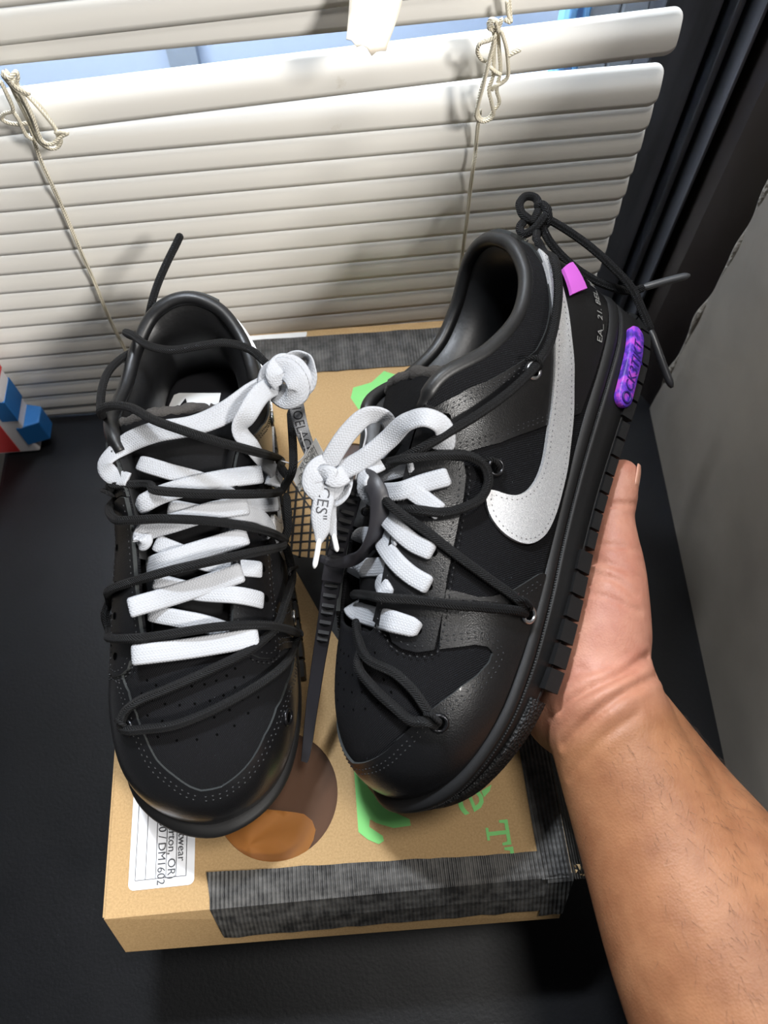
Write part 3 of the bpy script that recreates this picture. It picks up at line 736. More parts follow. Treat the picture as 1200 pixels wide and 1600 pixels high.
def stitch_row(ch, d, lift, parent, mir, name='stitching', L=.0023, gap=.0009, r=.00042, mat=None):
    """a row of thread dashes set d to the left (+) or right (-) of a chain of (s,t)"""
    D = dense_st(ch, False, .0012); P = sheet(D[:, 0], D[:, 1]); N_ = sheet_n(D[:, 0], D[:, 1]); T = unit(np.gradient(P, axis=0))
    Q = P+d*unit(np.cross(N_, T))
    R_ = []
    for q in Q:
        h = BV_SHEET.find_nearest(Vector(q)); n = np.array(h[1]); R_.append((np.array(h[0]), n))
    pos = np.array([a for a, _ in R_]); nn = np.array([b for _, b in R_]); nn *= np.sign((nn*N_).sum(1))[:, None]
    al = np.concatenate([[0], np.cumsum(np.linalg.norm(np.diff(pos, axis=0), axis=1))])
    mb = MB(); u = 0.0006
    while u+L < al[-1]:
        a = np.array([np.interp(u, al, pos[:, k]) for k in range(3)]); b = np.array([np.interp(u+L, al, pos[:, k]) for k in range(3)])
        n = unit(np.array([np.interp(u+L/2, al, nn[:, k]) for k in range(3)])); t = unit(b-a); s = np.cross(n, t)
        a = a+n*lift; b = b+n*lift; m_ = (a+b)/2+n*r*.7; jw = s*r*RNG.uniform(-.5, .5)
        V = [a-t*0-n*r, m_+s*r+jw, m_+n*r*.6+jw, m_-s*r+jw, b-n*r, m_-n*r*1.5]
        mb.add(np.array(V)*np.array([1, mir, 1]), [(0, 1, 2), (0, 2, 3), (4, 2, 1), (4, 3, 2), (0, 5, 1), (1, 5, 4), (0, 3, 5), (5, 3, 4)])
        u += L+gap
    if mb.n: return mb.build(name, mat or M['thread'], parent, True)

# ---- panel outlines, read off the shoe's inner side
def P_(*a): return chain(a)
A_RAY = None
vamp_t0 = .27
vamp_edge = [(0.0, vamp_t0)]+P_((592, 1200), (612, 1188), (630, 1170), (648, 1148), (665, 1125), (690, 1098), (720, 1072), (745, 1054), (763, 1034), (768, 1020), (760, 1010), (740, 1007), (712, 1011), (686, 1014))
vamp_edge = [(s, t+.06*max(0, min(1, (3.0-s)/1.2))) for s, t in vamp_edge]
front_top = P_((688, 990), (692, 950), (697, 921))
quarter_low = P_((720, 926), (745, 933), (768, 932), (800, 922), (840, 897), (878, 872))
s_end = quarter_low[-1][0]
def px_st_a(px, py):
    o = to_local(RA, TAp, CAM_LOC)*np.array([1, -1, 1]); d = (ray(px, py)@RA)*np.array([1, -1, 1])
    h = BV_SHEET.ray_cast(Vector(o), Vector(d)); return None if h[0] is None else st_of(np.array(h[0]), h[2])
vamp_a_med = [q for q in (px_st_a(*p) for p in ((298, 1228), (272, 1210), (246, 1186), (229, 1152), (215, 1115), (203, 1080), (193, 1052), (188, 1038))) if q]
vamp_a_lat = [q for q in (px_st_a(*p) for p in ((345, 1228), (368, 1212), (392, 1186), (412, 1148), (430, 1106), (446, 1068), (457, 1030), (455, 1012))) if q]
t_a = px_st_a(320, 1233)[1]
vamp_a_med = [(0.0, t_a)]+[q for q in vamp_a_med if q[0] > .2]; vamp_a_lat = [(0.0, t_a)]+[(-q[0], q[1]) for q in vamp_a_lat if q[0] < -.2]
def toe_outline(med, lat):
    tail = front_top+quarter_low+[(quarter_low[-1][0]+.05, .02), (quarter_low[-1][0]+.05, 0.0)]
    a = med+tail; b = lat+tail
    return a+[(-s, t) for s, t in b[::-1] if s > 1e-6]
toe_half = vamp_edge+front_top+quarter_low+[(s_end+.05, .02), (s_end+.05, 0.0)]
toe_poly = toe_half+[(-s, t) for s, t in toe_half[::-1] if s > 1e-6]   # whole wrap round the toe
eye_out = P_((690, 960), (697, 905), (706, 860), (715, 815), (722, 780), (726, 745), (722, 722))
eye_bot = P_((612, 990), (616, 1003), (630, 1013), (652, 1019), (678, 1015))
EY0 = eye_bot[0]; EYT = eye_out[-1]
eye_bot = [(EY0[0]-.05, 1.0)]+eye_bot
eyestay = eye_bot+eye_out+[(EYT[0]-.15, .93), (EYT[0]-.25, 1.0)]+[(s, 1.0) for s in np.linspace(EYT[0]-.35, EY0[0]+.15, 8)]
q_top = P_((656, 652), (680, 636), (715, 617), (760, 596), (800, 573), (836, 548), (852, 515), (858, 480), (855, 445), (846, 412), (836, 396))
q_bot = P_((658, 712), (690, 712), (730, 706), (780, 692), (830, 673), (866, 660), (905, 645), (936, 633))
q_bot = [(q_bot[0][0]-.12, 1.0)]+q_bot
q_top = [(q_top[0][0]-.02, 1.0)]+q_top if q_top[0][1] < .99 else q_top
qt_end = q_top[-1]; qb_end = q_bot[-1]
quarter = q_bot+[(13.0, qb_end[1]-.02), (14.0, qb_end[1]-.02)]
quarter_up = q_top+[(14.0, .93)]
quarter_half = [(q_bot[0][0]-.0, q_bot[0][1])]+q_bot[1:]+[(14.0, max(.02, qb_end[1]-.03))]+[(14.0, .90)]+q_top[::-1]
quarter_poly = q_bot+[(28-s, t) for s, t in q_bot[::-1]]+[(28-s, t) for s, t in q_top]+q_top[::-1]
swoosh = chain([(838, 394), (850, 404), (866, 428), (878, 465), (887, 520), (892, 585), (891, 650), (884, 715), (873, 770), (860, 812), (845, 838), (824, 850), (803, 846), (780, 830), (763, 806), (757, 782), (760, 767), (770, 767), (788, 773), (806, 774), (823, 765), (837, 744), (848, 705), (856, 650), (861, 595), (863, 540), (861, 490), (855, 445), (846, 412)])
swoosh = smooth_st(swoosh, 110)
pinktab = [(11.50, .665), (12.02, .50), (11.36, .40), (10.92, .59)]
heel_tab = [(12.5, 1.0), (12.55, .93), (12.9, .80), (14, .78), (28-12.9, .80), (28-12.55, .93), (28-12.5, 1.0)]+[(s, 1.0) for s in np.linspace(15.2, 12.8, 7)]
eyelets = chain([(654, 985), (670, 917), (677, 864), (688, 800), (696, 748), (703, 697), (697, 652)])
rings_st = chain([(830, 580), (772, 730), (822, 960), (685, 1128)])

# tongue and lining shapes (local)
def tongue_data():
    cl = catmull([(.232, 0, .0785), (.212, 0, .084), (.190, 0, .0925), (.165, 0, .0995), (.140, 0, .1045), (.118, 0, .108), (.101, 0, .112)], 30)
    hw = np.interp(np.linspace(0, 1, 30), [0, .3, .7, .93, 1], [.018, .022, .028, .034, .031]); T, Nn, B = frames(cl)
    top = []; bot = []; K = 13
    for i in range(30):
        n = Nn[i] if Nn[i][2] > 0 else -Nn[i]
        for k in range(K):
            a = -1+2*k/(K-1); y = hw[i]*a; drop = -.010*abs(a)**2.2
            p = cl[i]+np.array([0, y, 0])+n*drop; top.append(p+n*.0035); bot.append(p-n*.0035)
    V = np.array(top+bot); F = []; n_ = 30*K
    for i in range(29):
        for k in range(K-1):
            a, b, c, d = i*K+k, i*K+k+1, (i+1)*K+k+1, (i+1)*K+k
            F += [(a, b, c, d), (a+n_, d+n_, c+n_, b+n_)]
        F += [(i*K, (i+1)*K, (i+1)*K+n_, i*K+n_), (i*K+K-1, i*K+K-1+n_, (i+1)*K+K-1+n_, (i+1)*K+K-1)]
    E_ = []
    for k in range(K-1): E_.append((29*K+k, 29*K+k+1, 29*K+k+1+n_, 29*K+k+n_))
    return V, F, E_
TGV, TGF, TGE = tongue_data()
FOOT_Z = .037
def foot(s, ins): 
    s = np.asarray(s); q = sheet(s, np.zeros(len(s))); n = ON*outline_n(s); q = q.copy(); q[:, :2] -= n*ins; q[:, 2] = FOOT_Z+.012*np.clip((q[:, 0]-.15)/.1, 0, 1)**1.5; return q
def lining_data():
    s = np.linspace(5.2, 22.8, 90); n2 = ON*outline_n(s); top = sheet(s, np.ones(90)); ft = foot(s, .0085); rows = []
    for k, (w, ins, dz) in enumerate([(0, .001, .0005), (0, .0045, -.0015), (.10, .0080, 0), (.28, .0105, 0), (.55, .0085, 0), (.8, .005, 0), (1, 0, 0)]):
        p = top*(1-w)+ft*w; p = p.copy(); p[:, :2] -= n2*ins; p[:, 2] += dz; rows.append(p)
    V = np.concatenate(rows); m_ = len(s)
    F = [(r_*m_+i, (r_+1)*m_+i, (r_+1)*m_+i+1, r_*m_+i+1) for r_ in range(len(rows)-1) for i in range(m_-1)]
    return V, F
LNV, LNF = lining_data()
def shoe_tree(mir):
    V = np.vstack([SV, TGV, LNV]); F = list(SFc)+[tuple(i+len(SV) for i in f) for f in TGF+TGE]+[tuple(i+len(SV)+len(TGV) for i in f) for f in LNF]
    return tree(V*np.array([1, mir, 1]), F)

def make_shoe(name, R, T, mir, label):
    root = empty(name, M=pose(R, T)); tag(root, label, 'shoe', 'pair of sneakers')
    m3 = np.array([1, mir, 1])
    # --- sole
    out = rings('outsole', [(.006, 0, .0042), (.0022, 0, .0042), (.0014, 0, .0046), (.0012, 0, .0062), (.0020, 0, .0068)], M['rubber'], root, mir, cap_bottom=True)
    tip = rings('toe_bumper', [(.010, 0, .0002), (.0022, 0, 0.0), (.0004, 0, .0012), (-.0002, 0, .006), (.0004, .40, .001), (.0018, .42, .0014)], M['rubber_rough'], root, mir, 90, s0=-3.6, s1=3.6)
    mid = rings('midsole', [(.0026, 0, .0060), (.0011, 0, .0066), (.0016, .35, .003), (.0013, .60, .001), (.0014, .69, 0), (.0036, .71, 0)], M['rubber'], root, mir)
    fox = rings('foxing', [(.0040, .715, 0), (.0022, .735, 0), (.0010, .79, 0), (.0008, .86, 0), (.0014, .94, 0), (.0030, 1.0, 0), (.0055, 1.015, 0), (.0085, .98, 0)], M['rubber'], root, mir)
    # foxing thread line
    s = np.linspace(0, 28, 640, endpoint=False); zt = sole_top(s); mb = MB()
    p = wall(s, .712*zt, .0019); p2 = wall(s+.026, .712*sole_top(s+.026), .0019)
    for a, b in zip(p[::1], p2[::1]):
        d = unit(b-a); up = np.array([0, 0, .0004]); o_ = np.cross(d, [0, 0, 1.])*.0005
        mb.add(np.array([a-up, b-up, b+up, a+up, (a+b)/2+o_*(1 if True else 0)])*m3, [(0, 1, 4), (1, 2, 4), (2, 3, 4), (3, 0, 4)])
    mb.build('stitching', M['thread'], fox)
    # tread lugs along both edges
    al_s = np.linspace(-14, 14, 1200); pl = outline(al_s); ar = np.concatenate([[0], np.cumsum(np.linalg.norm(np.diff(pl, axis=0), axis=1))])
    def lugs(sa, sb, n, hgt, first):
        u0, u1 = np.interp([sa, sb], al_s, ar)
        for i in range(n):
            a0 = u0+(u1-u0)*(i+.07)/n; a1 = u0+(u1-u0)*(i+.93)/n
            ss = np.interp(np.linspace(a0, a1, 4), ar, al_s); V = []
            for ins, z0 in ((-.0006, hgt), (-.0012, .0012), (-.0002, 0), (.022, 0), (.022, hgt-.002)):
                V.append(wall(ss, z0, ins))
            V = np.concatenate(V)*m3; F = [(r_*4+j, r_*4+j+1, ((r_+1) % 5)*4+j+1, ((r_+1) % 5)*4+j) for r_ in range(5) for j in range(3)]
            F += [(0, 4, 8, 12, 16), (19, 15, 11, 7, 3)]
            if mir < 0: F = [f[::-1] for f in F]
            mesh_obj('tread_lug', V, F, M['rubber'], root, False)
    for sg in (1, -1):
        def sg_l(a, b, n, h): lugs(*(sorted((sg*a, sg*b))), n, h, 0)
        sg_l(3.75, 6.1, 6, .0090); sg_l(6.15, 9.3, 7, .0060); sg_l(9.35, 13.6, 8, .0078)
    # --- upper
    V, F = flipm(SV, SFc, mir); U = np.stack([GS.ravel()*SS, GT.ravel()*TS], 1)
    # canvas coordinates follow the real surface: distance from the base upward
    d_ = np.linalg.norm(np.diff(SV.reshape(NS, NT, 3), axis=1), axis=2); tl = np.concatenate([np.zeros((NS, 1)), np.cumsum(d_, 1)], 1)
    U = np.stack([GS.ravel()*SS, tl.ravel()], 1)
    up = mesh_obj('upper', V, F, M['canvas'], root, True, SV[:, [0, 1]] + np.stack([0*SV[:, 0], np.tanh(SV[:, 1]/.014)*(.085-SV[:, 2])*.8], 1)); s_ = up.modifiers.new('s', 'SOLIDIFY'); s_.thickness = .0016; s_.offset = -1
    ve = {1: vamp_edge, -1: vamp_edge} if mir > 0 else {1: vamp_a_med+[vamp_edge[-2], vamp_edge[-1]], -1: vamp_a_lat+[vamp_edge[-2], vamp_edge[-1]]}
    tc_ = patch('toe_cap', toe_outline(ve[1], ve[-1]), M['leather'], root, mir, .0013, key='toe%d' % mir)
    for sg in (1, -1):
        ch = [(sg*s, t) for s, t in ve[sg]]
        for d in (.0032, .0056): stitch_row(ch, -sg*d, .0013, tc_, mir)
        ch = [(sg*s, t) for s, t in quarter_low]
        for d in (.0028, .0050): stitch_row(ch, -sg*d, .0013, tc_, mir)
        q = [(sg*s, t) for s, t in (eyestay if sg > 0 else eyestay)]
        if sg < 0: q = q[::-1]
        e = patch('eyestay', q, M['leather'], root, mir, .0016, .0009, key='eye%d' % sg)
        ch = [(sg*s, t) for s, t in eye_bot+eye_out]
        stitch_row(ch, sg*.0024, .0025, e, mir); stitch_row(ch, -sg*.0022, .0016, e, mir)
        ch = [(sg*s, .985) for s in np.linspace(EYT[0]-.3, EY0[0]+.2, 9)]
        stitch_row(ch, sg*.0016, .0025, e, mir)
    qp = patch('quarter_panel', quarter_poly, M['leather'], root, mir, .0012, key='quarter')
    for sg in (1, -1):
        for d in (.0025, .0045): stitch_row([(sg*s, t) for s, t in q_bot], sg*d, .0012, qp, mir)
        for d in (.0022, .0042): stitch_row([(sg*s, t) for s, t in q_top[:-3]], -sg*d, .0012, qp, mir)
        q = [(sg*s, t) for s, t in swoosh]; q = q if sg > 0 else q[::-1]
        sw = patch('swoosh', q, M['silver'], root, mir, .0014, .0010, key='sw%d' % sg, edge=M['silver'])
        stitch_row([(sg*s, t) for s, t in swoosh[8:]+swoosh[:1]], -sg*.0022, .0024, sw, mir, r=.0003, L=.0019, mat=M['sthread'])
    ht = patch('heel_tab', heel_tab, M['leather'], root, mir, .0014, .0009, key='ht')
    stitch_row(heel_tab[1:6], -.0022, .0022, ht, mir)
    # collar roll
    s = np.linspace(7.35, 28-7.35, 130); q = sheet(s, np.ones(130)); n2 = ON*outline_n(s); q[:, :2] -= n2*.0032; q[:, 2] -= .0004
    taper = np.clip(np.minimum(np.arange(130), np.arange(130)[::-1])/3, .75, 1)
    V, F, uv = sweep_data(q*m3, circ(.0040, 10), scale=taper); mesh_obj('collar', V, F, M['leather_soft'], root, True, uv)
    V, F = flipm(LNV, LNF, mir); mesh_obj('lining', V, F, M['leather_soft'], root)
    s = np.linspace(0, 28, 80, endpoint=False); q = foot(s, .006)*m3; c = np.array([[x, 0, FOOT_Z+.012*max(0, (x-.15)/.1)**1.5-.001] for x in np.clip(q[:, 0], .03, .25)])
    V = np.vstack([q, c]); F = [(i, (i+1) % 80, 80+(i+1) % 80, 80+i) for i in range(80)]
    ins = mesh_obj('insole', V, F, M['insole'], root)
    V, F = flipm(TGV, TGF, mir); tg = mesh_obj('tongue', V, F, M['tongue'], root)
    Ve, Fe = flipm(TGV, TGE, mir); n_ = 13
    # raw foam edge at the tongue's end
    rim = TGV[29*13:30*13]*m3; dn = TGV[30*13+29*13:30*13+30*13]*m3; P = (rim+dn)/2; P = P+RNG.standard_normal(P.shape)*.0004
    V, F, uv = sweep_data(catmull(P, 40), circ(.0042, 8), scale=1+.1*RNG.standard_normal(40)); mesh_obj('tongue_edge', V, F, M['foam'], tg)
    # vamp perforations
    mb = MB()
    for i, sv in enumerate(np.linspace(-2.2, 2.2, 9)):
        for t in (.62, .70, .78, .86):
            sj = sv+.12*math.sin(7*t*10); p = sheet(sj, t)[0]; n = sheet_n(sj, t)[0]; a = unit(np.cross(n, [1, 0, 0.1])); b = np.cross(n, a); r_ = .00065
            if p[0] > .226: mb.add(np.array([p+n*.0002+r_*(math.cos(k)*a+math.sin(k)*b) for k in np.linspace(0, 2*math.pi, 6, endpoint=False)])*m3, [tuple(range(6))])
    if mb.n: mb.build('perforations', M['hole'], up)
    # lace holes and ringed eyelets
    for sg in (1, -1):
        rs = list(rings_st)
        if mir < 0 and sg > 0: rs[3] = px_st_a(203, 1136) or rs[3]
        for s_e, t_e in eyelets:
            p = sheet(sg*s_e, t_e)[0]; n = sheet_n(sg*s_e, t_e)[0]; a = unit(np.cross(n, [1, 0, .1])); b = np.cross(n, a)
            k = np.linspace(0, 2*math.pi, 14, endpoint=False)
            V = np.array([p+n*.00275+.0019*(math.cos(x)*a+math.sin(x)*b) for x in k])*m3
            mesh_obj('lace_hole', V, [tuple(range(14))], M['hole'], root, False)
        for i, (s_e, t_e) in enumerate(rs):
            p = sheet(sg*s_e, t_e)[0]+sheet_n(sg*s_e, t_e)[0]*.0018; n = sheet_n(sg*s_e, t_e)[0]; a = unit(np.cross(n, [1, 0, .1])); b = np.cross(n, a)
            k = np.linspace(0, 2*math.pi, 24, endpoint=False); P = np.array([p+.0036*(math.cos(x)*a+math.sin(x)*b) for x in k])*m3
            V, F, uv = sweep_data(P, circ(.0011, 8), closed=True); e = mesh_obj('eyelet', V, F, M['metal'] if i in (0, 2) else M['metal_black'], root)
            V = np.array([p+n*-.0003+.0034*(math.cos(x)*a+math.sin(x)*b) for x in k])*m3; mesh_obj('hole', V, [tuple(range(24))], M['hole'], e, False)
    return root
M['sthread'] = new_mat('grey_thread', (.16, .16, .17, 1), .7)
M['leather'].node_tree.nodes['Principled BSDF'].inputs['Coat Weight'].default_value = .12
shoeA = make_shoe('sneaker', RA, TAp, -1, 'black low-top sneaker with white laces standing on the box, tongue and insole showing')
shoeB = make_shoe('sneaker', RB, TBp, 1, 'black low-top sneaker held up in a hand, silver side stripe turned to view')

# ------------------------------------------------------------------ laces
class Lacer:
    def __init__(s, root, R, T, mir):
        s.root, s.R, s.T, s.bv = root, R, T, shoe_tree(mir); s.o = to_local(R, T, CAM_LOC)
    def loc(s, p): return to_local(s.R, s.T, p)
    def pt(s, q):
        """(px,py,off) on the shoe, or (px,py,'d',depth) / (px,py,'z',height) in the open; returns local point and normal"""
        px, py = q[:2]; d = ray(px, py)@s.R
        if len(q) == 4:
            p = W(px, py, q[3]) if q[2] == 'd' else on_plane(px, py, 2, q[3])
            return s.loc(p), -d
        h = s.bv.ray_cast(Vector(s.o), Vector(d))
        if h[0] is None: return s.loc(W(px, py, .40)), -d
        n = np.array(h[1]); n = n if n@d < 0 else -n
        n = unit(n*.75-d*.25)
        return np.array(h[0])+n*q[2], n
    def pts(s, L):
        a = [s.pt(q) for q in L]; return np.array([p for p, _ in a]), np.array([n for _, n in a])
    def rope(s, L, r=.0023, name='rope_lace', mat=None, n=None, parent=None):
        P, _ = s.pts(L); return tube(name, P, r, mat or M['rope'], parent or s.root, n=n or 9*len(P), k=10)
    def ribbon(s, L, w=.0047, t=.0008, name='white_lace', mat=None, wid=None, parent=None, twist=None):
        P, N_ = s.pts(L); n = 9*len(P); Q = catmull(P, n); H = unit(catmull(N_, n))
        if twist is not None:
            T, a, b = frames(Q, False, H); tw = np.radians(np.interp(np.linspace(0, 1, n), np.linspace(0, 1, len(twist)), twist)); H = np.cos(tw)[:, None]*a+np.sin(tw)[:, None]*b
        T, Nn, B = frames(Q, False, H); pr = flat(w, t)
        ws = np.ones(n) if wid is None else np.interp(np.linspace(0, 1, n), np.linspace(0, 1, len(wid)), wid)
        V = (Q[:, None]+pr[None, :, :1]*ws[:, None, None]*B[:, None]+pr[None, :, 1:]*Nn[:, None]).reshape(-1, 3); m_ = len(pr)
        F = [(i*m_+k, i*m_+(k+1) % m_, (i+1)*m_+(k+1) % m_, (i+1)*m_+k) for i in range(n-1) for k in range(m_)]
        F += [tuple(range(m_-1, -1, -1)), tuple((n-1)*m_+k for k in range(m_))]
        L_ = np.concatenate([[0], np.cumsum(np.linalg.norm(np.diff(Q, axis=0), axis=1))])
        uv = np.stack([np.repeat(L_, m_), np.tile(pr[:, 0]+.01, n)], 1)
        o = mesh_obj(name, V, F, mat or M['white_lace'], parent or s.root, True, uv)
        s.last = (Q, T, Nn, B, L_); return o
    def ribbon_text(s, txt, size, u0, v0, parent, mat, t=.0009, flip=1):
        Q, T, Nn, B, L_ = s.last; v, f = text_mesh(txt, size); out = []
        for a, b in v:
            u = u0+a; k = lambda A: np.array([np.interp(u, L_, A[:, i]) for i in range(3)])
            sgn = 1 if k(Nn)@unit(s.o-k(Q)) > 0 else -1
            out.append(k(Q)+flip*(b+v0)*k(B)+sgn*t*k(Nn))
        return mesh_obj('printed_text', out, f, mat, parent, False)
LA = Lacer(shoeA, RA, TAp, -1); LB = Lacer(shoeB, RB, TBp, 1)
def bar(Lc, pts, off, w=.0047, dip=True, **k):
    q = [(x, y, off) for x, y in pts]
    if dip:
        (x0, y0, _), (x1, y1, _) = q[0], q[1]; (x3, y3, _), (x2, y2, _) = q[-1], q[-2]
        f = 3/max(1, math.hypot(x1-x0, y1-y0)); g = 3/max(1, math.hypot(x2-x3, y2-y3))
        q = [(x0-(x1-x0)*f, y0-(y1-y0)*f, .0012)]+q+[(x3-(x2-x3)*g, y3-(y2-y3)*g, .0012)]
    return Lc.ribbon(q, w, wid=[.5, .86, 1]+[1]*8+[1, .86, .5], **k)
# -- standing shoe: flat white laces, crossing
for p in ([(400, 941), (365, 932), (307, 925), (252, 908)], [(397, 893), (330, 884), (290, 868), (252, 850)], [(412, 836), (400, 814), (370, 804), (320, 806), (270, 797)],
          [(422, 788), (370, 786), (320, 757), (270, 742), (226, 727)], [(245, 955), (280, 965), (317, 974), (352, 988)]): bar(LA, p, .0052, .0043)
for p in ([(222, 1022), (300, 1014), (390, 998)], [(220, 950), (262, 935), (320, 915), (366, 898)], [(220, 893), (262, 880), (320, 860), (372, 842)],
          [(219, 850), (236, 836), (280, 820), (330, 803), (372, 792)], [(218, 794), (262, 777), (330, 757), (392, 742)]): bar(LA, p, .0074, .0049)
LA.ribbon([(200, 750, .001), (186, 742, .004), (180, 722, .006), (205, 702, .008), (250, 684, .010), (305, 664, 'z', .222), (355, 643, 'z', .224), (400, 612, 'z', .225), (432, 596, 'z', .226)], .0054, wid=[.7, .9, 1, 1, 1, 1.1, 1.1, 1])
LA.ribbon([(428, 758, .001), (420, 742, .004), (398, 722, .006), (380, 700, .008), (375, 672, 'z', .222), (388, 645, 'z', .228), (408, 615, 'z', .228), (436, 598, 'z', .224)], .0052)
kn = LA.ribbon([(418, 606, 'z', .226), (424, 584, 'z', .231), (444, 576, 'z', .234), (462, 592, 'z', .234), (466, 612, 'z', .230), (450, 622, 'z', .226), (432, 612, 'z', .221)], .0058, name='white_lace_knot')
LA.ribbon([(440, 600, 'z', .230), (430, 585, 'z', .234), (440, 568, 'z', .234), (460, 572, 'z', .233), (472, 590, 'z', .231), (470, 606, 'z', .228)], .005, parent=kn, name='knot_turn')
LA.ribbon([(452, 592, 'z', .228), (452, 572, 'z', .231), (464, 556, 'z', .233), (480, 558, 'z', .233), (484, 576, 'z', .231), (478, 598, 'z', .228), (464, 610, 'z', .225)], .0056, parent=kn, name='knot_loop', twist=[0, 20, 60, 80, 60, 20, 0])
tl = LA.ribbon([(458, 606, 'z', .224), (463, 634, 'z', .217), (470, 665, 'z', .206), (480, 695, 'z', .195), (492, 724, 'z', .186)], .0040, wid=[1, 1, .95, .9, .8])
LA.ribbon_text('SHOELACES"', .0072, .003, -.0026, tl, M['print_grey'], flip=-1)
# -- standing shoe: black rope
R_ = LA.rope
R_([(236, 520, 'z', .175), (232, 502, 'z', .188), (236, 478, 'z', .196), (246, 445, 'z', .203), (262, 408, 'z', .210), (276, 380, 'z', .215), (283, 365, 'z', .218)])
R_([(222, 530, 'z', .188), (203, 524, 'z', .192), (197, 520, 'z', .196), (208, 524, 'z', .205), (232, 540, 'z', .210), (268, 547, 'z', .212), (310, 541, 'z', .213), (352, 536, 'z', .214), (390, 546, 'z', .216), (420, 572, 'z', .220)])
R_([(214, 546, 'z', .180), (190, 560, 'z', .188), (170, 580, 'z', .195), (160, 605, 'z', .200), (157, 635, 'z', .203), (160, 650, 'z', .210), (158, 640, 'z', .220), (176, 634, 'z', .226), (204, 637, 'z', .231), (240, 656, 'z', .236), (290, 674, 'z', .240), (340, 690, 'z', .238), (392, 704, 'z', .228), (424, 720, .006), (442, 735, .006), (452, 748, .004)])
R_([(454, 640, 'z', .190), (456, 670, 'z', .192), (458, 705, 'z', .194), (457, 735, 'z', .198), (446, 757, .006), (418, 768, .009), (380, 775, .013), (310, 782, .014), (256, 776, .014), (215, 766, .009), (186, 756, .006)])
R_([(186, 756, .006), (182, 776, .005), (188, 795, .006), (204, 812, .008), (232, 817, .012), (270, 818, .013), (337, 824, .014), (388, 836, .012), (432, 849, .007)])
R_([(447, 770, 'z', .180), (449, 800, .004), (450, 825, .005), (443, 846, .007), (420, 858, .009), (365, 872, .014), (285, 893, .014), (232, 906, .009), (190, 922, .006), (170, 942, .004), (164, 962, .004), (170, 984, .005), (190, 997, .006), (225, 996, .008), (264, 992, .012), (330, 981, .013), (396, 980, .008), (440, 986, .005), (466, 991, .004)])
R_([(433, 852, .005), (440, 876, .005), (444, 900, .005), (440, 925, .005), (432, 950, .005), (420, 980, .006), (384, 1016, .006), (330, 1047, .004), (264, 1077, .004), (220, 1096, .004), (202, 1115, .004), (200, 1134, .004), (212, 1138, .005), (232, 1137, .004), (280, 1130, .004), (362, 1093, .004), (428, 1048, .004), (460, 1010, .004), (466, 992, .005)])
for (x, y) in ((448, 800), (447, 895), (201, 1128), (466, 990), (165, 962), (184, 770)):
    LA.rope([(x-7, y-3, .004), (x-2, y-6, .0075), (x+5, y-2, .0075), (x+6, y+5, .004)], .0010, name='tie_loop', n=20)
# insole mark seen through the opening
fz = TAp[2]+FOOT_Z+.0012
def on_insole(pts, mat, dz=0.0):
    P = [LA.loc(on_plane(x, y, 2, fz+dz)) for x, y in pts]; return mesh_obj('insole_print', P, [tuple(range(len(P)))], mat, shoeA, False)
on_insole([(262, 645), (264, 634), (272, 617), (280, 614), (345, 614), (340, 640), (300, 660)], M['paper'])
on_insole([(274, 650), (282, 632), (290, 622), (292, 628), (286, 640), (284, 655)], M['lining'], .0004)

# -- held shoe: flat white laces
for p in ([(595, 905), (603, 920), (610, 934)], [(580, 752), (610, 742), (646, 728)]): bar(LB, p, .0035, .0042, dip=False)
for q in ([(562, 846, 'd', .378), (566, 838, 'd', .368), (590, 840, 'd', .354), (622, 838, .004)], [(554, 898, 'd', .378), (560, 889, 'd', .367), (590, 886, 'd', .353), (628, 886, .004)]): LB.ribbon(q, .0047)
for p in ([(604, 846), (622, 878), (645, 900), (668, 914)], [(604, 800), (622, 826), (648, 850), (673, 862)], [(602, 772), (630, 768), (662, 756), (696, 746)], [(645, 768), (660, 780), (684, 800)]): bar(LB, p, .0050, .0044)
LB.ribbon([(550, 945, 'd', .378), (556, 954, 'd', .366), (580, 963, 'd', .353), (615, 970, .0060), (640, 978, .0055), (652, 982, .0045), (656, 984, .0012)], .0050, wid=[1, 1, 1, 1, 1, .9, .5])
D = .352
LB.ribbon([(688, 706, .002), (694, 690, .006), (688, 666, .009), (665, 652, 'd', .331), (635, 660, 'd', .336), (605, 688, 'd', .345), (570, 716, 'd', D-.004), (540, 732, 'd', D-.002), (514, 744, 'd', D)], .0048, twist=[0, 10, 25, 30, 10, 0, 10, 0])
LB.ribbon([(500, 752, 'd', D), (520, 712, 'd', D-.004), (546, 674, 'd', D-.006), (574, 650, 'd', D-.006), (600, 652, 'd', D-.003), (610, 675, 'd', D+.004), (600, 700, 'd', D+.008), (580, 722, 'd', D+.010), (575, 745, 'd', D+.010)], .0046, twist=[0, 0, 5, 15, 35, 40, 40, 30, 20])
kn = LB.ribbon([(526, 738, 'd', D), (508, 728, 'd', D-.003), (494, 738, 'd', D-.005), (490, 756, 'd', D-.005), (502, 768, 'd', D-.004), (520, 762, 'd', D-.001), (530, 748, 'd', D+.002)], .0056, name='white_lace_knot')
LB.ribbon([(540, 740, 'd', D-.004), (525, 748, 'd', D-.007), (512, 742, 'd', D-.007), (500, 748, 'd', D-.003), (504, 762, 'd', D), (518, 772, 'd', D)], .0046, parent=kn, name='knot_turn')
LB.ribbon([(534, 730, 'd', D+.006), (540, 750, 'd', D+.004), (538, 768, 'd', D), (524, 778, 'd', D), (512, 772, 'd', D+.004)], .0048, parent=kn, name='knot_loop', twist=[0, 30, 60, 30, 0])
tl = LB.ribbon([(508, 758, 'd', D-.003), (506, 780, 'd', D-.004), (502, 805, 'd', D-.004), (502, 828, 'd', D-.003), (498, 848, 'd', D-.002)], .0050, wid=[.9, 1, 1, .85, .3])
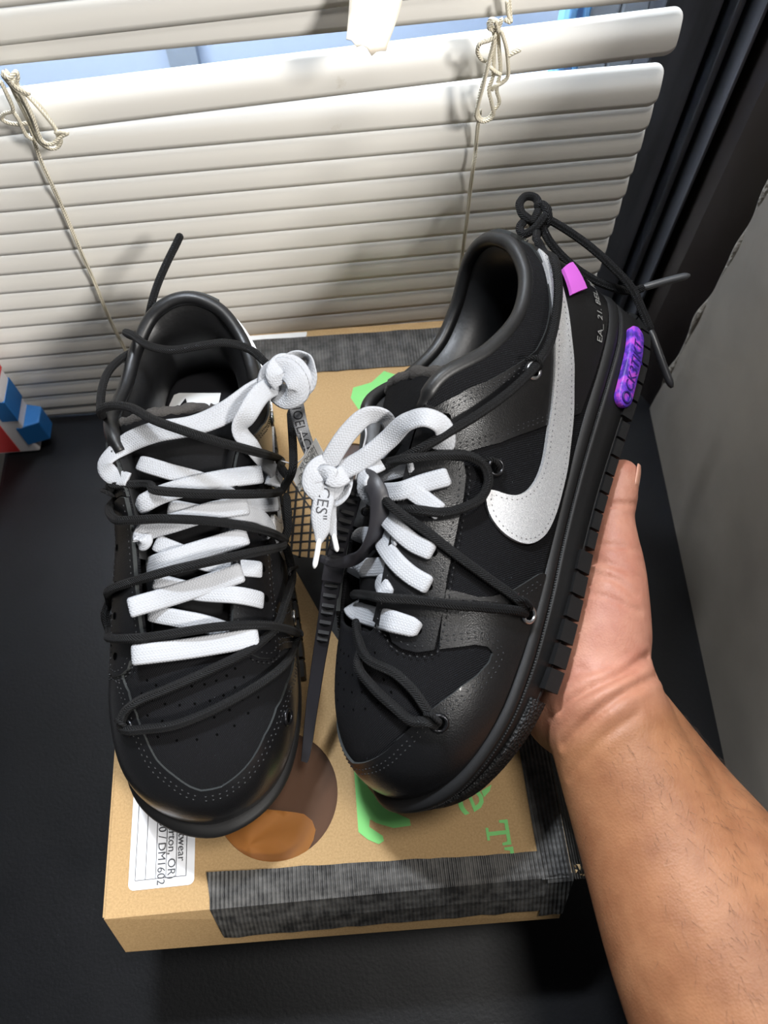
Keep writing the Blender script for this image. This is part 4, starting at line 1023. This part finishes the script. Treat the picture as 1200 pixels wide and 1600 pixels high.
LB.ribbon_text('CES"', .0078, .001, -.0028, tl, M['print_grey'], flip=-1)
LB.rope([(499, 842, 'd', D-.003), (496, 862, 'd', D-.003), (491, 888, 'd', D-.002)], .0013, 'lace_tip', M['white_plastic'], 14)
LB.ribbon([(516, 764, 'd', D), (514, 790, 'd', D), (516, 815, 'd', D), (522, 838, 'd', D+.001)], .0036, wid=[1, 1, .9, .4])
LB.rope([(521, 834, 'd', D), (524, 848, 'd', D+.001), (527, 862, 'd', D+.002)], .0013, 'lace_tip', M['white_plastic'], 12)
LB.ribbon([(596, 722, 'd', D-.002), (572, 738, 'd', D-.004), (566, 758, 'd', D-.006), (574, 772, 'd', D-.004), (592, 784, 'd', D)], .0040, twist=[0, 40, 60, 20, 0])
# -- held shoe: black rope
R_ = LB.rope
R_([(838, 372, .006), (848, 392, .005), (857, 420, .006), (862, 455, .006), (859, 495, .006), (848, 540, .006), (826, 574, .0065), (790, 610, .0065), (745, 645, .0065), (700, 675, .007), (660, 700, 'd', .336), (625, 718, 'd', .346), (590, 735, 'd', .355)])
R_([(566, 733, 'd', .362), (600, 724, 'd', .354), (640, 716, 'd', .338), (690, 712, .0065), (730, 714, .0055), (752, 730, .005), (758, 752, .005), (748, 778, .005), (722, 795, .006), (690, 803, .006), (655, 800, .008), (620, 796, 'd', .345), (585, 798, 'd', .358), (566, 800, 'd', .366)])
R_([(592, 770, 'd', .346), (625, 800, .009), (665, 832, .0075), (710, 868, .005), (760, 906, .0045), (800, 936, .0045), (818, 956, .003)])
R_([(818, 960, .003), (800, 954, .005), (760, 950, .0045), (710, 946, .006), (650, 938, .007), (605, 934, .008), (575, 930, 'd', .352), (558, 928, 'd', .362), (552, 930, 'd', .372)])
R_([(556, 968, 'd', .362), (560, 1000, 'd', .351), (585, 1030, .005), (622, 1052, .0045), (648, 1078, .0045), (665, 1104, .0045), (676, 1120, .004), (686, 1130, .002)])
R_([(566, 1012, 'd', .346), (568, 1040, .004), (590, 1072, .0045), (620, 1102, .0045), (645, 1122, .005), (665, 1124, .005), (684, 1132, .002)])
for x, y in ((822, 572), (760, 728), (806, 946), (672, 1120)):
    R_([(x-10, y-8, .005), (x, y-9, .0085), (x+10, y+2, .008), (x+12, y+9, .002)], .0010, name='tie_loop', n=22)
K = .430
kn = R_([(838, 374, .004), (836, 356, 'd', K-.004), (828, 344, 'd', K-.008), (816, 334, 'd', K-.008), (812, 318, 'd', K-.006), (822, 307, 'd', K-.004), (836, 309, 'd', K-.004), (842, 322, 'd', K-.006), (838, 336, 'd', K-.010), (830, 350, 'd', K-.010)], .0024, name='rope_knot')
R_([(820, 344, 'd', K-.006), (812, 356, 'd', K-.008), (818, 366, 'd', K-.010), (834, 358, 'd', K-.012), (848, 342, 'd', K-.012), (856, 330, 'd', K-.010), (848, 320, 'd', K-.008), (836, 322, 'd', K-.010)], .0024, name='knot_turn', parent=kn)
R_([(846, 318, 'd', K-.008), (856, 332, 'd', K-.012), (856, 346, 'd', K-.010), (846, 358, 'd', K-.006), (838, 370, 'd', K-.002)], .0024, name='knot_turn', parent=kn)
R_([(852, 340, 'd', K-.010), (880, 356, 'd', K-.010), (920, 384, 'd', K-.012), (958, 418, 'd', K-.014), (988, 452, 'd', K-.016), (1004, 486, 'd', K-.018), (1018, 520, 'd', K-.020)], .0024)
R_([(1014, 510, 'd', K-.0195), (1028, 548, 'd', K-.021), (1042, 586, 'd', K-.021), (1050, 606, 'd', K-.021)], .00215, name='lace_tip', mat=M['aglet'], n=16)
R_([(846, 352, 'd', K-.010), (858, 376, 'd', K-.008), (880, 402, 'd', K-.006), (912, 428, 'd', K-.004), (948, 446, 'd', K-.004), (985, 455, 'd', K-.006), (1008, 449, 'd', K-.006)], .0024)
R_([(1000, 451, 'd', K-.006), (1030, 442, 'd', K-.006), (1060, 434, 'd', K-.006), (1078, 430, 'd', K-.006)], .0021, name='lace_tip', mat=M['aglet_grey'], n=14)

# -- marks on the held shoe
def st_text(txt, size, st0, ustep, parent, mat, lift, shear=0.0):
    """write along the surface: origin (s,t), baseline direction in metres per unit of (s,t)"""
    v, f = text_mesh(txt, size, shear); s0, t0 = st0; (us, ut), (vs, vt_) = ustep
    s = s0+v[:, 0]*us+v[:, 1]*vs; t = t0+v[:, 0]*ut+v[:, 1]*vt_
    return mesh_obj('printed_text', sheet(s, t)+sheet_n(s, t)*lift, f, mat, parent, False)
for sg in (1, ):
    q = pinktab
    patch('pink_tab', q, M['pink'], shoeB, 1, .0012, .0036, key='pink', edge=M['pink'])
a = np.array(px_st(936, 538)); b = np.array(px_st(936, 492) or px_st(930, 500)); c = np.array(px_st(926, 537))
Pa, Pb, Pc = sheet(*a)[0], sheet(*b)[0], sheet(*c)[0]
us = (b-a)/np.linalg.norm(Pb-Pa); vs = (c-a)/np.linalg.norm(Pc-Pa)
st_text('EA_ 21. BEL. HI', .0062, a, (us, vs), shoeB, M['print_silver'], .0018, .2)
# moulded purple tag on the sole
def sole_hit(px, py):
    best = None; o = LB.o; d = ray(px, py)@RB
    S = np.linspace(8, 14, 400); 
    for z in np.linspace(0, .03, 61):
        P = wall(S, z, .001); v = P-o; t = v@d; e = np.linalg.norm(v-t[:, None]*d, axis=1); k = e.argmin()
        if best is None or e[k] < best[0]: best = (e[k], S[k], z)
    return best[1], best[2]
s0, z0 = sole_hit(989, 516); s1, z1 = sole_hit(966, 636)
def tag_pt(a, b, out): 
    s = s0+(s1-s0)*a; z = z0+(z1-z0)*a+b; p = wall([s], z, .001-out)[0]; return p
Ltag = np.linalg.norm(tag_pt(0, 0, 0)-tag_pt(1, 0, 0)); hw = .0052
def capsule(k=12):
    P = []; e = hw/Ltag
    for i in range(k+1):
        th = math.pi/2+math.pi*i/k; P.append((e+e*math.cos(th), hw*math.sin(th)))
    n = 14
    for i in range(1, n): P.append((e+(1-2*e)*i/n, -hw))
    for i in range(k+1):
        th = -math.pi/2+math.pi*i/k; P.append((1-e+e*math.cos(th), hw*math.sin(th)))
    for i in range(1, n): P.append((1-e-(1-2*e)*i/n, hw))
    return P
cap = capsule(); n = len(cap); V = []
for out, sc in ((0, 1.0), (.0030, 1.0), (.0036, .9)):
    V += [tag_pt(.5+(a-.5)*(1-(1-sc)*.25), b*sc, out) for a, b in cap]
V += [tag_pt(a, b, .0036) for a, b in [(x, 0) for x, _ in cap]]
F = [(r_*n+i, r_*n+(i+1) % n, (r_+1)*n+(i+1) % n, (r_+1)*n+i) for r_ in range(3) for i in range(n)]
pt_ = mesh_obj('moulded_tag', V, F, M['purple'], shoeB, True); pt_['label'] = 'marbled purple rubber tag on the sole'
v, f = text_mesh('CK3TJKT', .0088, .15); wt = v[:, 0].max()
V = [tag_pt(.82-.62*a/wt, (b-.0032), .0040) for a, b in v]
mesh_obj('raised_text', V, f, M['purple_dark'], pt_, False)
k = np.linspace(0, 2*math.pi, 24, endpoint=False)
V, F, uv = sweep_data(np.array([tag_pt(.895+.0027/Ltag*math.cos(x), .0027*math.sin(x), .0040) for x in k]), circ(.0006, 6), closed=True)
mesh_obj('ring_mark', V, F, M['purple_dark'], pt_)

# ------------------------------------------------------------------ zip tie hanging from the held shoe's laces
zt_ = empty('zip_tie', W(520, 890, .378)); tag(zt_, 'charcoal plastic zip tie looped through the laces of the held sneaker', 'zip tie')
zo = np.array(zt_.location)
def zr(L, wid, thick, name, par, n=40, hint=None, mat=None):
    P = np.array([W(*q) for q in L]); Q = catmull(P, n); H = np.repeat([-ray(520, 900)], n, 0) if hint is None else catmull(np.array(hint), n)
    T, Nn, B = frames(Q, False, H); ws = np.interp(np.linspace(0, 1, n), np.linspace(0, 1, len(wid)), wid)
    pr = np.array([(1, 0), (.9, 1), (-.9, 1), (-1, 0), (-.9, -1), (.9, -1)])
    V = (Q[:, None]+pr[None, :, :1]*ws[:, None, None]*B[:, None]+pr[None, :, 1:]*thick*Nn[:, None]).reshape(-1, 3)-zo
    F = [(i*6+k, i*6+(k+1) % 6, (i+1)*6+(k+1) % 6, (i+1)*6+k) for i in range(n-1) for k in range(6)]+[tuple(range(5, -1, -1)), tuple((n-1)*6+k for k in range(6))]
    return mesh_obj(name, V, F, mat or M['zip'], par, name == 'loop_strap'), (Q, T, Nn, B, ws)
ZL = [(556, 750, .354), (546, 790, .360), (532, 838, .367), (522, 885, .373), (512, 950, .381), (500, 1020, .389), (488, 1100, .393), (477, 1184, .396), (475, 1190, .396)]
strap, (Q, T, Nn, B, ws) = zr(ZL, [.0046, .0046, .0046, .0047, .0047, .0040, .0036, .0034, .0028, .0018], .0007, 'strap', zt_, 90)
L_ = np.concatenate([[0], np.cumsum(np.linalg.norm(np.diff(Q, axis=0), axis=1))])
for u in list(np.linspace(.006, .042, 8))+list(np.linspace(.058, .090, 7)):
    i = int(np.searchsorted(L_, u)); p, t, nn_, b_, w_ = Q[i], T[i], Nn[i], B[i], ws[i]*.72
    V = [p+nn_*.0007-b_*w_-t*.0012, p+nn_*.0007+b_*w_-t*.0012, p+nn_*.0007+b_*w_+t*.0010, p+nn_*.0006+t*.0024, p+nn_*.0007-b_*w_+t*.0010, p+nn_*.0022-b_*w_, p+nn_*.0022+b_*w_, p+nn_*.0020+t*.0012]
    mesh_obj('tooth', np.array(V)-zo, [(0, 1, 6, 5), (1, 2, 6), (2, 3, 7, 6), (3, 4, 5, 7), (4, 0, 5), (5, 6, 7)], M['zip_shade'], strap, False)
i = int(np.searchsorted(L_, .0485)); p, t, nn_, b_ = Q[i], T[i], Nn[i], B[i]
Mx = np.eye(4); Mx[:3, 0] = b_; Mx[:3, 1] = t; Mx[:3, 2] = nn_; Mx[:3, 3] = p-zo
MB().box((-.0052, -.0062, -.0022), (.0052, .0062, .0030), Mx).build('lock_head', M['zip'], zt_, bevel=.0006)
hn = [-ray(560, 870), -ray(560, 870)+.3*CAM_M[:, 0], -ray(580, 840)+.8*CAM_M[:, 0], -ray(590, 800)+.6*CAM_M[:, 0], -ray(590, 760)-.2*CAM_M[:, 0], -ray(570, 740)]
zr([(500, 872, .373), (525, 880, .366), (556, 872, .358), (578, 850, .350), (592, 812, .343), (592, 775, .340), (580, 752, .343), (566, 744, .350)], [.0020, .0026, .0040, .0046, .0046, .0046, .0044], .0007, 'loop_strap', zt_, 50, [unit(h) for h in hn])

# ------------------------------------------------------------------ hang tags on clear filament
hg = empty('hang_tag', W(480, 730, .40)); tag(hg, 'small white paper tag on clear filament tied to the standing sneaker', 'tag'); ho = np.array(hg.location)
cn = [W(493, 684, .395), W(505, 707, .395), W(468, 768, .405), W(456, 746, .405)]
nn_ = unit(np.cross(cn[1]-cn[0], cn[3]-cn[0])); nn_ = nn_ if nn_@ray(480, 730) < 0 else -nn_
V = np.array([c-ho for c in cn]+[c-ho-nn_*.0005 for c in cn])
card = mesh_obj('card', V, [(0, 1, 2, 3), (7, 6, 5, 4), (0, 4, 5, 1), (1, 5, 6, 2), (2, 6, 7, 3), (3, 7, 4, 0)], M['paper'], hg, False)
ud = unit(cn[2]-cn[1]); vd = unit(cn[0]-cn[1]); 
for i, s in enumerate(('MADE IN MEXICO', 'FABRIQUE AU', 'HECHO EN')):
    text_flat('printed_text', s, .0031, cn[0]-ho+(cn[3]-cn[0])*.12+(cn[1]-cn[0])*(.66-.27*i)+nn_*.0003, (cn[3]-cn[0]), (cn[1]-cn[0]), M['print_grey'], card, .0)
tube('filament', [W(424, 623, .395)-ho, W(438, 620, .392)-ho, W(452, 627, .392)-ho, W(462, 650, .393)-ho, W(474, 690, .392)-ho, W(478, 706, .392)-ho, W(462, 724, .394)-ho, W(439, 720, .396)-ho], .0004, M['clear'], hg, n=50, k=6)
hg2 = empty('tag_filament', W(565, 700, .37)); tag(hg2, 'clear plastic filament hanging from the white bow of the held sneaker', 'filament'); ho = np.array(hg2.location)
tube('strand', [W(570, 662, .372)-ho, W(572, 680, .366)-ho, W(566, 705, .362)-ho, W(558, 735, .360)-ho, W(553, 765, .362)-ho, W(556, 775, .368)-ho], .0005, M['clear'], hg2, n=40, k=6)

# ------------------------------------------------------------------ the hand and forearm that hold the shoe
def HB(px, py, z):
    """world point seen at a photo position, in the plane z below the held shoe's sole"""
    n = RB[:, 2]; d = ray(px, py); t = (n@TBp+z-n@CAM_LOC)/(n@d); return CAM_LOC+t*d
def LBW(x, y, z): return RB@np.array([x, y, z])+TBp
hand = MB()
def limb(pts, flat_dir=None, flat_k=1.0, n=None, k=20):
    """tapering limb through (point, radius) pairs with round ends"""
    P = np.array([p for p, _ in pts]); r = np.array([q for _, q in pts]); n = n or 8*len(P)
    Q = catmull(np.column_stack([P, r]), n); rr = Q[:, 3]; Q = Q[:, :3]
    T = unit(np.gradient(Q, axis=0)); caps = 6
    a = np.linspace(0, math.pi/2, caps+1)[1:]
    pre = [(Q[0]-T[0]*rr[0]*math.sin(x), rr[0]*max(.02, math.cos(x))) for x in a[::-1]]; post = [(Q[-1]+T[-1]*rr[-1]*math.sin(x), rr[-1]*max(.02, math.cos(x))) for x in a]
    Q = np.vstack([[p for p, _ in pre], Q, [p for p, _ in post]]); rr = np.concatenate([[x for _, x in pre], rr, [x for _, x in post]])
    h = None
    if flat_dir is not None: h = np.repeat([np.asarray(flat_dir, float)], len(Q), 0)
    V, F, uv = sweep_data(Q, circ(1.0, k, flat_k), False, h, True, rr); hand.add(V, F)
view = ray(930, 1100)
thumb = [(HB(972, 743, -.0125), .0094), (HB(966, 775, -.014), .0104), (HB(960, 805, -.0155), .0106), (HB(960, 845, -.018), .0128), (HB(960, 890, -.022), .0162), (HB(955, 930, -.024), .0195), (HB(945, 980, -.027), .0240), (HB(930, 1040, -.030), .0270), (HB(930, 1085, -.032), .0270)]
limb(thumb)
# palm under the sole and four fingers wrapped round the far edge
wr_ = W(945, 1108, .366)
limb([(LBW(.120, .012, -.020), .0155), (LBW(.150, .016, -.022), .0185), (LBW(.185, .022, -.026), .0215), (LBW(.215, .034, -.030), .0250), (wr_, .0265)])
limb([(LBW(.140, -.016, -.019), .0155), (LBW(.165, -.006, -.021), .0180), (LBW(.195, .010, -.025), .0210), (LBW(.222, .030, -.031), .0240), (wr_, .0265)])
for x0, y0, dx, L1, r_ in ((.098, .006, -.030, .036, .0088), (.112, -.008, -.020, .040, .0092), (.132, -.016, -.008, .038, .0090), (.152, -.022, .004, .030, .0080)):
    a = LBW(x0+.028, y0+.012, -.019); b = LBW(x0, y0, -.0125); c = LBW(x0+dx*.55, -.040, -.0112); d = LBW(x0+dx*.85, -.0575, .0005); e = LBW(x0+dx, -.0600, .0190)
    limb([(a, r_*1.5), (b, r_*1.12), (c, r_), (d, r_*.92), (e, r_*.82)])
# forearm
limb([(HB(932, 1060, -.030), .0285), (wr_, .0300), (W(972, 1185, .358), .0322), (W(1030, 1310, .346), .0385), (W(1100, 1455, .328), .0452), (W(1180, 1620, .308), .0490), (W(1275, 1830, .285), .0510), (W(1400, 2100, .262), .0530)], -view, .80, k=28)
limb([(W(985, 1130, .372), .0235), (W(1050, 1240, .362), .0290), (W(1126, 1372, .343), .0375), (W(1215, 1560, .318), .0440), (W(1300, 1760, .296), .0440), (W(1340, 1900, .282), .0400)])
body = hand.build('person', None, None, True)
rm = body.modifiers.new('r', 'REMESH'); rm.mode = 'VOXEL'; rm.voxel_size = .0017
sm = body.modifiers.new('s', 'SMOOTH'); sm.iterations = 22; sm.factor = .5
bpy.context.view_layer.update()
me = bpy.data.meshes.new_from_object(body.evaluated_get(bpy.context.evaluated_depsgraph_get()))
body.modifiers.clear(); old = body.data; body.data = me; bpy.data.meshes.remove(old)
HV = np.array([v.co[:] for v in me.vertices]); HN = np.array([v.normal[:] for v in me.vertices]); HF = [tuple(p.vertices) for p in me.polygons]
bvh = tree(HV, HF)
def skin_hit(px, py):
    h = bvh.ray_cast(Vector(CAM_LOC), Vector(ray(px, py))); return None if h[0] is None else np.array(h[0])
def crease(pts, depth, wdt):
    global HV
    P = [q for q in (skin_hit(x, y) for x, y in [tuple(p) for p in catmull(np.array(pts, float), 40)]) if q is not None]
    if len(P) < 3: return
    P = np.array(P); fade = np.sin(np.linspace(.12, 1-.12, len(P))*math.pi)**.5
    near = np.where(np.min(((HV[:, None, :]-P[None, ::4])**2).sum(2), 1) < (wdt*4+.004)**2)[0]
    d2 = ((HV[near][:, None]-P[None])**2).sum(2); k = d2.argmin(1); d = np.sqrt(d2[np.arange(len(near)), k])
    HV[near] -= HN[near]*(depth*fade[k]*np.exp(-(d/wdt)**2))[:, None]
    bulge = np.exp(-((d-2.2*wdt)/(1.3*wdt))**2); HV[near] += HN[near]*(depth*.35*fade[k]*bulge)[:, None]
sub = bpy.data.objects.new('tmp', me)
for pts, dp, w_ in (([(876, 1106), (900, 1088), (931, 1071), (972, 1052), (1012, 1026)], .0022, .0021), ([(880, 1164), (905, 1138), (947, 1102), (997, 1071), (1026, 1057)], .0020, .0019),
                    ([(888, 1214), (940, 1156), (997, 1115)], .0008, .0018), ([(940, 789), (965, 788), (994, 787)], .0009, .0014), ([(936, 851), (972, 854), (1000, 860)], .0009, .0015),
                    ([(928, 875), (972, 888), (1006, 905)], .0009, .0015), ([(928, 897), (959, 905), (995, 932)], .0011, .0015), ([(920, 927), (950, 934), (1000, 956)], .0007, .0014),
                    ([(905, 1045), (930, 1050), (985, 1020)], .0006, .0014)): crease(pts, dp, w_)
me.vertices.foreach_set('co', HV.ravel()); me.update(); bpy.data.objects.remove(sub)
me.polygons.foreach_set('use_smooth', [True]*len(me.polygons))
# palm skin is pinker than the forearm: tone follows the distance along the arm
px = (HV-CAM_LOC)@CAM_M; u = 600+FPX*px[:, 0]/-px[:, 2]; vv_ = 800-FPX*px[:, 1]/-px[:, 2]
wrist = W(945, 1090, .36); ax = unit(W(1100, 1455, .328)-wrist); along = (HV-wrist)@ax
tone = np.clip((along+.012)/.03, 0, 1)
at = me.attributes.new('arm_tone', 'FLOAT', 'POINT'); at.data.foreach_set('value', tone)
m = M['skin'] = new_mat('skin', srgb(205, 150, 118), .5, 0, .4); B_ = bsdf(m)
an = nd(m, 'ShaderNodeAttribute', attribute_name='arm_tone'); v = coords(m)
mx = nd(m, 'ShaderNodeMix', data_type='RGBA'); lk(m, an.outputs['Fac'], mx.inputs[0])
def ramp(c1, c2, fac, lo, hi):
    r = nd(m, 'ShaderNodeValToRGB'); r.color_ramp.elements[0].position = lo; r.color_ramp.elements[1].position = hi; r.color_ramp.elements[0].color = c1; r.color_ramp.elements[1].color = c2; lk(m, fac, r.inputs[0]); return r.outputs[0]
lk(m, ramp(srgb(182, 122, 102), srgb(200, 144, 121), noise(m, v, 60, 4), .35, .65), mx.inputs[6])
lk(m, ramp(srgb(140, 92, 62), srgb(162, 112, 78), noise(m, v, 45, 5), .35, .65), mx.inputs[7])
lk(m, mx.outputs[2], B_.inputs['Base Color'])
B_.inputs['Subsurface Weight'].default_value = .12; B_.inputs['Subsurface Radius'].default_value = (.006, .0025, .0015); B_.inputs['Subsurface Scale'].default_value = 1.0
vo = nd(m, 'ShaderNodeTexVoronoi'); vo.inputs['Scale'].default_value = 900; lk(m, v, vo.inputs['Vector']); add_bump(m, vo.outputs['Distance'], .25, .0004); add_bump(m, noise(m, v, 260, 4), .2, .0006)
me.materials.clear(); me.materials.append(m)
tag(body, 'bare right forearm and hand holding up a black sneaker by its sole', 'person')
# thumbnail
c0 = skin_hit(993, 748)
if c0 is not None:
    tdir = unit(HB(972, 738, -.0125)-HB(960, 805, -.0155)); out_ = unit(c0-HB(970, 745, -.0125)); out_ = unit(out_-(out_@tdir)*tdir+CAM_M[:, 0]*.8+view*.3); out_ = unit(out_-(out_@tdir)*tdir); sd = np.cross(tdir, out_); V = []; cen = HB(971, 745, -.0125)
    for i in range(9):
        for j in range(9):
            a = -1+2*i/8; b = -1+2*j/8; r_ = .0097*(1-.08*max(0, a)**2)
            th = b*.62*(1-.18*max(0, a)**3); V.append(cen+tdir*(a*.0062+.001)+r_*(math.cos(th)*out_+math.sin(th)*sd))
    o = mesh_obj('thumbnail', V, [(i*9+j, i*9+j+1, (i+1)*9+j+1, (i+1)*9+j) for i in range(8) for j in range(8)], new_mat('nail', srgb(214, 160, 136), .3), body); s_ = o.modifiers.new('s', 'SOLIDIFY'); s_.thickness = .0006
# fine hair on the forearm
V = []; F = []; idx = np.where((along > .02))[0]; RNG.shuffle(idx); cnt = 0
side = unit(np.cross(ax, view))
side = side if side@CAM_M[:, 0] > 0 else -side
for i in idx:
    if cnt >= 1500: break
    n = HN[i]; p = HV[i]
    w = (p-wrist)@side
    if n@view > .35: continue
    if RNG.random() > np.clip(.25+(w+.01)*22, .03, 1): continue
    d = unit(ax*.9+side*RNG.uniform(-.5, .7)+n*.25+.25*RNG.standard_normal(3)); d = unit(d-(d@n)*n*.75); L = RNG.uniform(.003, .0070); s = unit(np.cross(d, n))
    r0 = .00006; k0 = len(V); cur = unit(np.cross(n, d))*RNG.uniform(-.25, .25)
    for q in range(4):
        t = q/3; c = p+n*.0001+d*L*t+n*.0010*math.sin(t*2.2)+cur*L*t*t; rr = r0*(1-.8*t); V += [c+s*rr, c-s*rr*.5+n*rr*.8, c-s*rr*.5-n*rr*.8]
    for q in range(3):
        for k in range(3): F.append((k0+q*3+k, k0+q*3+(k+1) % 3, k0+(q+1)*3+(k+1) % 3, k0+(q+1)*3+k))
    cnt += 1
h = mesh_obj('arm_hair', V, F, new_mat('dark_hair', (.06, .038, .025, 1), .6), body); tag(h, kind='stuff')
